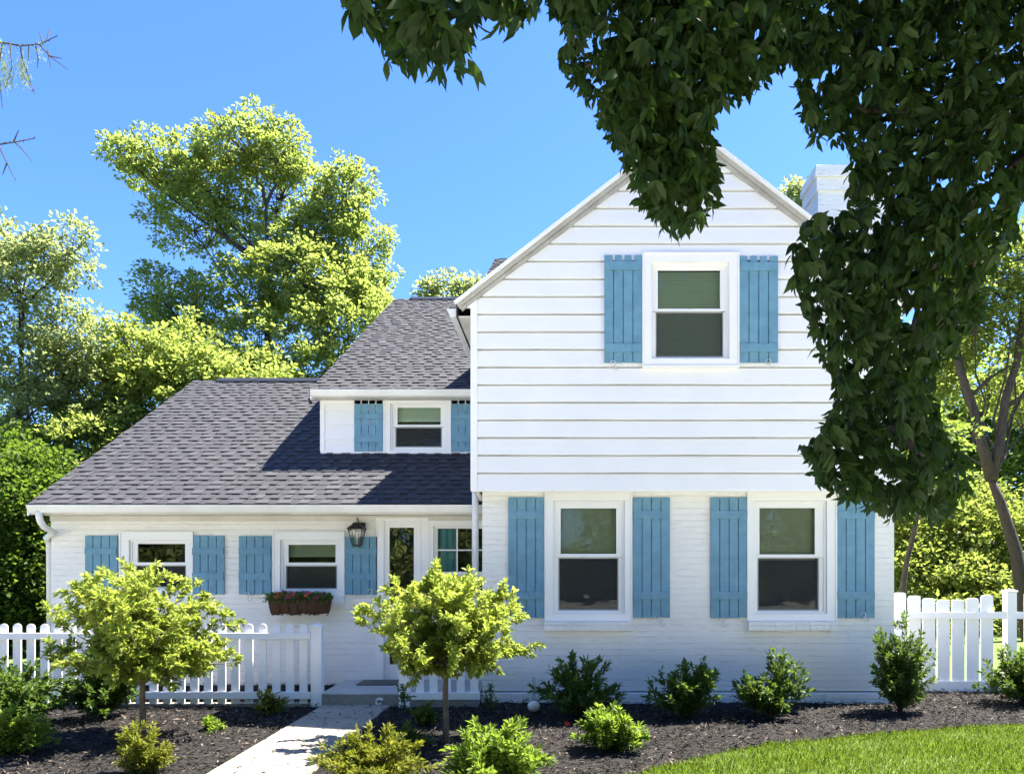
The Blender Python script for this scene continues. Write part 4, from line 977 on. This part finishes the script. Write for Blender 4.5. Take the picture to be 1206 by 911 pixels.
big_tree('maple_tree', 'tall spreading spring green maple behind the two roofs', (XX(318, D1), D1, 0), [
 bl(295, 170, 68, 38, D1, 60), bl(190, 195, 62, 34, D1, 54), bl(375, 262, 34, 34, D1, 30), bl(245, 218, 50, 34, D1, 36), bl(300, 282, 44, 34, D1 + 1, 24), bl(350, 285, 44, 36, D1, 34), bl(395, 350, 60, 50, D1 - 1, 44), bl(185, 340, 34, 30, D1, 12), bl(148, 180, 30, 20, D1 - 1, 10), bl(228, 262, 58, 38, D1, 34), bl(330, 225, 50, 50, D1 + 1, 34), bl(330, 180, 40, 38, D1, 20),
 bl(408, 225, 34, 46, D1, 34), bl(425, 300, 40, 55, D1, 50), bl(355, 330, 62, 50, D1 - 1, 60), bl(285, 345, 64, 44, D1, 50), bl(230, 365, 60, 40, D1, 40), bl(300, 410, 100, 50, D1 - 1, 80), bl(410, 385, 60, 55, D1 - 2, 50), bl(220, 430, 70, 50, D1 - 2, 44), bl(360, 440, 80, 34, D1 - 2, 44), bl(430, 345, 34, 40, D1 - 1, 26), bl(280, 440, 80, 30, D1 - 3, 34), bl(195, 375, 40, 30, D1, 18)],
 'leaf_maple', .30, .14, .95, seed=41, clump=.32)
D2 = 21
big_tree('ash_tree', 'airy pale green tree at the left edge of the photo', (XX(20, D2), D2, 0), [
 bl(25, 330, 55, 60, D2, 50), bl(75, 300, 38, 46, D2, 28), bl(0, 290, 40, 40, D2, 20), bl(60, 440, 60, 50, D2, 50), bl(20, 540, 60, 50, D2, 50), bl(15, 420, 60, 60, D2, 40), bl(85, 400, 45, 50, D2, 34), bl(60, 500, 70, 60, D2, 50), bl(-50, 380, 60, 90, D2, 40), bl(-40, 520, 80, 70, D2, 40)],
 'leaf_pale', .20, .115, .85, seed=42, clump=.32)
D3 = 22
big_tree('linden_tree', 'dense mid green tree just left of the lower roof', (XX(170, D3), D3, 0), [
 bl(165, 420, 58, 44, D3, 50), bl(120, 470, 60, 50, D3, 55), bl(190, 480, 70, 60, D3, 50), bl(90, 540, 70, 55, D3 - 1, 60), bl(230, 440, 50, 36, D3, 30), bl(150, 560, 80, 50, D3, 40), bl(300, 460, 70, 30, D3, 30)],
 'leaf_maple', .26, .15, 1.05, seed=43, clump=.34)
D4 = 14.5
big_tree('hedge_tree', 'dark green bushy tree filling the gap left of the house end', (XX(10, D4), D4, 0), [
 bl(20, 600, 60, 50, D4, 60), bl(50, 660, 45, 55, D4, 60), bl(0, 700, 70, 60, D4, 60), bl(60, 720, 40, 50, D4, 44), bl(-60, 640, 70, 90, D4, 50), bl(45, 560, 40, 30, D4 + .5, 24), bl(-30, 760, 90, 50, D4, 40)],
 'leaf_deep', .15, .10, 1.2, seed=44, clump=.32)
big_tree('hedge_tree', 'deep green shrubby tree behind the left picket fence', (XX(-30, 17.5), 17.5, 0), [
 bl(30, 640, 80, 90, 17.5, 70), bl(-20, 560, 60, 60, 17.5, 40), bl(70, 700, 70, 80, 17.5, 70), bl(-60, 700, 80, 90, 17.5, 40), bl(100, 620, 60, 60, 17.5, 40)],
 'leaf_deep', .2, .14, 1.5, seed=45, clump=.5)
big_tree('distant_tree', 'pale treetop just showing above the upper ridge', (XX(535, 34), 34, 0), [bl(530, 350, 32, 26, 34, 26), bl(555, 345, 20, 18, 34, 12), bl(510, 345, 14, 14, 34, 8)], 'leaf_pale', .25, .18, .8, seed=46, clump=.5)
big_tree('distant_tree', 'pale treetop showing between gable and chimney', (XX(935, 36), 36, 0), [bl(936, 240, 26, 24, 36, 24), bl(950, 250, 26, 30, 36, 20)], 'leaf_pale', .25, .18, .8, seed=47, clump=.5)
D5 = 17.0
T5 = [P(1222, 800, D5), P(1208, 720, D5), P(1197, 650, D5), P(1178, 590, D5), P(1168, 565, D5)]
L5 = [([P(1168, 566, D5), P(1156, 520, D5), P(1146, 480, D5), P(1132, 440, D5), P(1122, 408, D5), P(1116, 360, D5)], .13), ([P(1168, 566, D5), P(1178, 520, D5), P(1184, 470, D5), P(1198, 425, D5), P(1205, 360, D5), P(1212, 300, D5)], .12),
      ([P(1140, 470, D5), P(1165, 445, D5), P(1190, 430, D5)], .05), ([P(1150, 500, D5), P(1125, 500, D5), P(1105, 520, D5)], .05), ([P(1184, 480, D5), P(1205, 465, D5), P(1230, 440, D5)], .06), ([P(1126, 420, D5), P(1105, 390, D5), P(1095, 350, D5)], .05)]
big_tree('locust_tree', 'lime green forked tree rising behind the tall right fence', T5[0], [
 bl(1190, 300, 55, 44, D5, 34), bl(1150, 350, 50, 40, D5, 30), bl(1210, 370, 45, 45, D5, 26), bl(1120, 400, 50, 36, D5 + 1, 26), bl(1160, 440, 55, 36, D5 + 1, 24), bl(1090, 450, 40, 40, D5 + 1, 22), bl(1250, 300, 60, 80, D5, 30), bl(1210, 480, 40, 30, D5 + 1.4, 14), bl(1110, 320, 40, 40, D5, 20)],
 'leaf_lime', .20, .11, .8, seed=48, clump=.34, trunk_pts=T5, limbs=L5)
D6 = 21
big_tree('lilac_bush', 'bright yellow green bushes massed behind the tall right fence', (XX(1130, D6), D6, 0), [
 bl(1110, 630, 60, 45, D6, 60), bl(1170, 640, 60, 50, D6, 60), bl(1090, 680, 60, 40, D6 - 1, 50), bl(1150, 690, 60, 40, D6 - 1, 50), bl(1230, 640, 60, 70, D6, 50), bl(1060, 630, 40, 50, D6, 40), bl(1130, 590, 60, 30, D6 + 1, 36), bl(1110, 740, 80, 36, D6 - 2, 40), bl(1210, 730, 80, 40, D6 - 2, 36), bl(1100, 775, 80, 22, D6 - 3, 26), bl(1200, 775, 80, 22, D6 - 3, 26)],
 'leaf_lime', .14, .13, 1.1, seed=49, clump=.42, cat='shrub')
D7 = 27
big_tree('woodland_tree', 'mid green tree filling the background far right', (XX(1150, D7), D7, 0), [
 bl(1090, 480, 70, 60, D7, 50), bl(1180, 500, 80, 60, D7, 56), bl(1140, 560, 90, 50, D7, 60), bl(1250, 540, 90, 80, D7, 50), bl(1060, 580, 60, 60, D7, 44), bl(1120, 640, 110, 50, D7, 60), bl(1240, 440, 70, 50, D7, 30), bl(1100, 420, 50, 40, D7, 24)],
 'leaf_mid', .35, .20, 1.0, seed=50, clump=.7)
big_tree('slim_tree', 'slender bare-stemmed tree beside the right house corner', (XX(1064, 14), 14, 0), [bl(1085, 560, 40, 30, 14, 14), bl(1110, 520, 40, 30, 14, 10)], 'leaf_mid', .07, .12, .6, seed=51, clump=.35, trunk_pts=[P(1062, 775, 14), P(1062, 700, 14), P(1068, 660, 14), P(1078, 620, 14), P(1085, 585, 14)])

# ---- near overhanging tree (broad pointed leaves), trunk to the right of the view
def in_poly(poly, x, y):
    c = np.zeros(len(x), bool); j = len(poly) - 1
    for i in range(len(poly)):
        xi, yi = poly[i]; xj, yj = poly[j]
        with np.errstate(divide='ignore', invalid='ignore'):
            c ^= ((yi > y) != (yj > y)) & (x < (xj - xi) * (y - yi) / (yj - yi + 1e-9) + xi)
        j = i
    return c
polyA = [(405, -60), (407, 10), (420, 30), (438, 30), (455, 82), (470, 68), (493, 90), (505, 70), (525, 85), (553, 80), (560, 55), (548, 38), (562, 14), (580, 16), (600, 42), (612, 24), (634, 10), (650, -60)]
polyM = [(636, -60), (645, 8), (655, 32), (677, 38), (652, 68), (662, 85), (677, 106), (692, 116), (715, 122), (698, 137), (706, 158), (730, 168), (724, 186), (748, 190), (747, 220), (762, 254), (798, 272), (830, 250), (846, 220), (852, 199), (840, 169), (838, 122), (868, 116), (895, 101), (912, 84), (938, 68), (938, 100), (948, 144), (964, 168), (986, 164), (1008, 180), (998, 205), (1004, 225), (990, 245), (960, 250), (944, 263), (932, 298), (937, 343), (949, 379), (966, 421), (984, 452), (978, 488), (960, 512), (934, 524), (950, 540), (966, 566), (990, 587), (1045, 612), (1081, 607), (1117, 612), (1143, 572), (1150, 545), (1123, 518), (1105, 488), (1099, 440), (1122, 415), (1158, 361), (1160, 325), (1194, 280), (1206, 232), (1330, 200), (1330, -120), (636, -120)]
TB = Vector((6.6, 4.4, 0))
tr = empty('overhanging_tree', TB); tag(tr, 'dark broad-leaved tree overhanging the top right foreground', 'tree')
def sample_rosettes(poly, n, dfun, step):
    xs_ = [p[0] for p in poly]; ys_ = [p[1] for p in poly]
    x = rng.uniform(min(xs_), max(xs_), n * 4); y = rng.uniform(min(ys_), max(ys_), n * 4); k = in_poly(poly, x, y); x, y = x[k][:n], y[k][:n]
    D = dfun(x, y, rng.random(len(x))); return x, y, D
def dM(x, y, r): return np.interp(x, [640, 850, 1000, 1330], [3.7, 4.1, 4.9, 5.0]) + (r - .5) * np.interp(x, [640, 850, 950, 1330], [.8, .8, 1.3, 1.8])
def dA(x, y, r): return 3.1 + r * .6
B, D_, N_, L_, Rn = [], [], [], [], []
twigs = MB(); 
for poly, n, df, Lm in ((polyA, 210, dA, .118), (polyM, 6600, dM, .100)):
    x, y, D = sample_rosettes(poly, n, df, 0)
    for i in range(len(x)):
        c = np.array(P(x[i], y[i], D[i])); k = int(rng.integers(5, 9)); a0 = rng.uniform(0, 6.28)
        tone = rng.random(); ax = unit(np.array([rng.normal(0, .5), rng.normal(0, .5), rng.normal(-.45, .35)]))
        s1 = unit(np.cross(ax, [.3, .9, .1])); s2 = np.cross(ax, s1)
        lsz = Lm * (.62 if 640 < x[i] < 720 and y[i] > 10 else 1)
        for j in range(k):
            a = a0 + j * 2.4; dv = ax * rng.uniform(.2, .9) + (s1 * math.cos(a) + s2 * math.sin(a)) * rng.uniform(.5, 1) + np.array([0, 0, -.85])
            dv = dv / np.linalg.norm(dv); l = lsz * rng.uniform(.55, 1.3); t = c + dv * l
            tx = CX + t[0] * F / t[1]; ty = CY - (t[2] - EYE) * F / t[1]
            if ty > -50 and not in_poly(poly, np.array([tx]), np.array([ty]))[0]:
                if rng.random() < .62: continue
                l *= .85
            B.append(c); D_.append(dv); N_.append(ax * -1 + rng.normal(0, .3, 3)); L_.append(l); Rn.append(.5 * tone + .5 * rng.random())
# unseen higher crown above and to the right, added to shade the hanging leaves
cr = np.array([3.6, 4.6, 7.0]); 
for _ in range(1900):
    dv = unit(rng.normal(0, 1, 3)); c = cr + dv * np.array([3.6, 2.0, 1.5]) * rng.random() ** .4
    tx = CX + c[0] * F / c[1]; ty = CY - (c[2] - EYE) * F / c[1]
    if ty > -60 and tx < 1250: continue
    for j in range(6):
        d2 = unit(rng.normal(0, 1, 3) + np.array([0, 0, -.3])); B.append(c); D_.append(d2); N_.append(np.array([0, 0, 1.]) + rng.normal(0, .4, 3)); L_.append(.17 * rng.uniform(.7, 1.2)); Rn.append(rng.random())
B = np.array(B) - np.array(TB); L_ = np.array(L_)
leaves('crown', B, np.array(D_), np.array(N_), L_, L_ * .36, M['leaf_magnolia'], tr, fold=.16, fine=True, curl=.22, rnd=np.array(Rn))
mb = MB()
def wp(px, py, D): return P(px, py, D) - TB
mb.tube([(0, 0, -.1), (-.05, 0, 1.5), (-.2, .05, 3.2), (-.6, .1, 5), (-1.5, .1, 6.3)], [.22, .18, .16, .13, .08], 12)
br = [[(-.25, .05, 3.4), wp(1400, 120, 4.9), wp(1250, 150, 4.9), wp(1150, 230, 4.9), wp(1090, 330, 4.9), wp(1060, 440, 4.9), wp(1050, 560, 4.9)],
      [(-.6, .1, 5), wp(1350, -120, 4.7), wp(1150, -60, 4.6), wp(980, -30, 4.4), wp(850, 10, 4.2), wp(800, 90, 4.1), wp(795, 200, 4.1)],
      [wp(980, -30, 4.4), wp(820, -60, 4.0), wp(650, -50, 3.6), wp(520, -30, 3.4), wp(480, 20, 3.4)],
      [wp(1250, 150, 4.9), wp(1120, 130, 4.9), wp(1020, 130, 4.9), wp(980, 110, 4.8)], [wp(1090, 330, 4.9), wp(1020, 330, 4.9), wp(960, 310, 4.8)],
      [wp(1060, 440, 4.9), wp(1000, 500, 4.9), wp(955, 525, 4.8)], [wp(1050, 500, 4.9), wp(1100, 550, 5), wp(1130, 560, 5)], [wp(1250, 150, 4.9), wp(1200, 220, 5), wp(1150, 300, 5.1), wp(1120, 400, 5.1)], [wp(850, 10, 4.2), wp(740, 60, 4.0), wp(680, 80, 3.9)]]
for b in br: mb.tube(b, [.04 * (1 - .85 * i / (len(b) - 1)) for i in range(len(b))], 6)
mb.build('trunk', M['bark'], tr, smooth=True)

# ---- larch whose bare twigs enter at the upper left
LB = Vector((-6.3, 5.6, 0)); la = empty('larch_tree', LB); tag(la, 'sparse conifer with bare drooping twigs entering at the top left', 'tree')
mb = MB(); mb.tube([(0, 0, -.1), (.05, 0, 2.5), (0, .05, 5), (.03, 0, 7.5)], [.14, .11, .08, .03], 10)
mb.build('trunk', M['bark'], la, smooth=True)
mb = MB(); D8 = 5.4
def lp_(px, py): return P(px, py, D8 + random.uniform(-.06, .06)) - LB
random.seed(5)
tw = [[(0.02, 0, 4.9), lp_(-180, 20), lp_(-60, 42), lp_(0, 50), lp_(25, 54), lp_(48, 52), lp_(68, 42)], [lp_(46, 52), lp_(58, 66), lp_(80, 82)], [lp_(50, 50), lp_(46, 38)], [lp_(55, 48), lp_(58, 34)], [lp_(42, 54), lp_(45, 68), lp_(44, 80)], [lp_(58, 66), lp_(73, 69)],
      [lp_(24, 54), lp_(26, 68), lp_(34, 92), lp_(41, 111)], [lp_(12, 52), lp_(14, 80), lp_(6, 104)], [lp_(3, 51), lp_(-2, 80), lp_(3, 128)], [lp_(34, 54), lp_(33, 72)], [lp_(56, 60), lp_(60, 80)],
      [(0.02, 0, 4.2), lp_(-160, 150), lp_(-40, 165), lp_(0, 170), lp_(20, 167), lp_(41, 163)], [lp_(16, 167), lp_(22, 153)], [lp_(18, 168), lp_(28, 178), lp_(38, 190)], [lp_(-2, 170), lp_(8, 192), lp_(19, 213)], [lp_(8, 192), lp_(3, 206)]]
for t in tw: mb.tube(t, [.011 * (1 - .75 * i / (len(t) - 1)) if len(t) > 4 else .0055 * (1 - .6 * i / (len(t) - 1)) for i in range(len(t))], 6)
for t in tw:                                         # spur knobs
    for a, b in zip(t[-4:], t[-3:]):
        a, b = Vector(a), Vector(b)
        for _ in range(int((b - a).length / .022)):
            p = a.lerp(b, random.random()); dv = Vector([random.gauss(0, 1) for _ in range(3)]).normalized() * .014; mb.tube([p, p + dv], [.004, .0025], 4)
mb.build('branch', M['twig'], la)
B, D_ = [], []
for px_, py_, n in ((5, 75, 90), (12, 90, 120), (3, 95, 90), (27, 80, 130), (31, 92, 90), (24, 72, 60), (46, 56, 50), (0, 60, 60)):
    for _ in range(n):
        B.append(tuple(lp_(px_ + random.gauss(0, 3.2), py_ + random.gauss(0, 7)))); D_.append((random.gauss(0, .5), random.gauss(0, .5), -1))
leaves('needles', np.array(B), np.array(D_), rng.normal(0, 1, (len(B), 3)), .035, .004, M['leaf_maple'], la)

# ---- trees added unseen behind the viewer to fill the window panes and light the facade
for i_, (tx_, ty_) in enumerate(((-20, -16), (-11.5, -17), (-4, -18), (5, -18), (14, -17))):
    big_tree('added_tree', ['added green tree at the far left end behind the viewer', 'added green tree far left behind the viewer', 'added green tree left of centre behind the viewer', 'added green tree right of centre behind the viewer', 'added green tree far right behind the viewer'][i_], (tx_, ty_, 0),
             [(Vector((tx_, ty_ + 1, 1.6)), Vector((5.0, 2.0, 1.9)), 80), (Vector((tx_, ty_, 4.0)), Vector((4.2, 3, 3.0)), 50), (Vector((tx_ + 1, ty_, 8.0)), Vector((4, 3, 3.0)), 60), (Vector((tx_ - 1, ty_ - 1, 12.0)), Vector((3.4, 2.6, 3.0)), 40)], 'leaf_pale', .25, .40, .7, seed=70 + i_, clump=1.3, group='added trees behind the viewer')
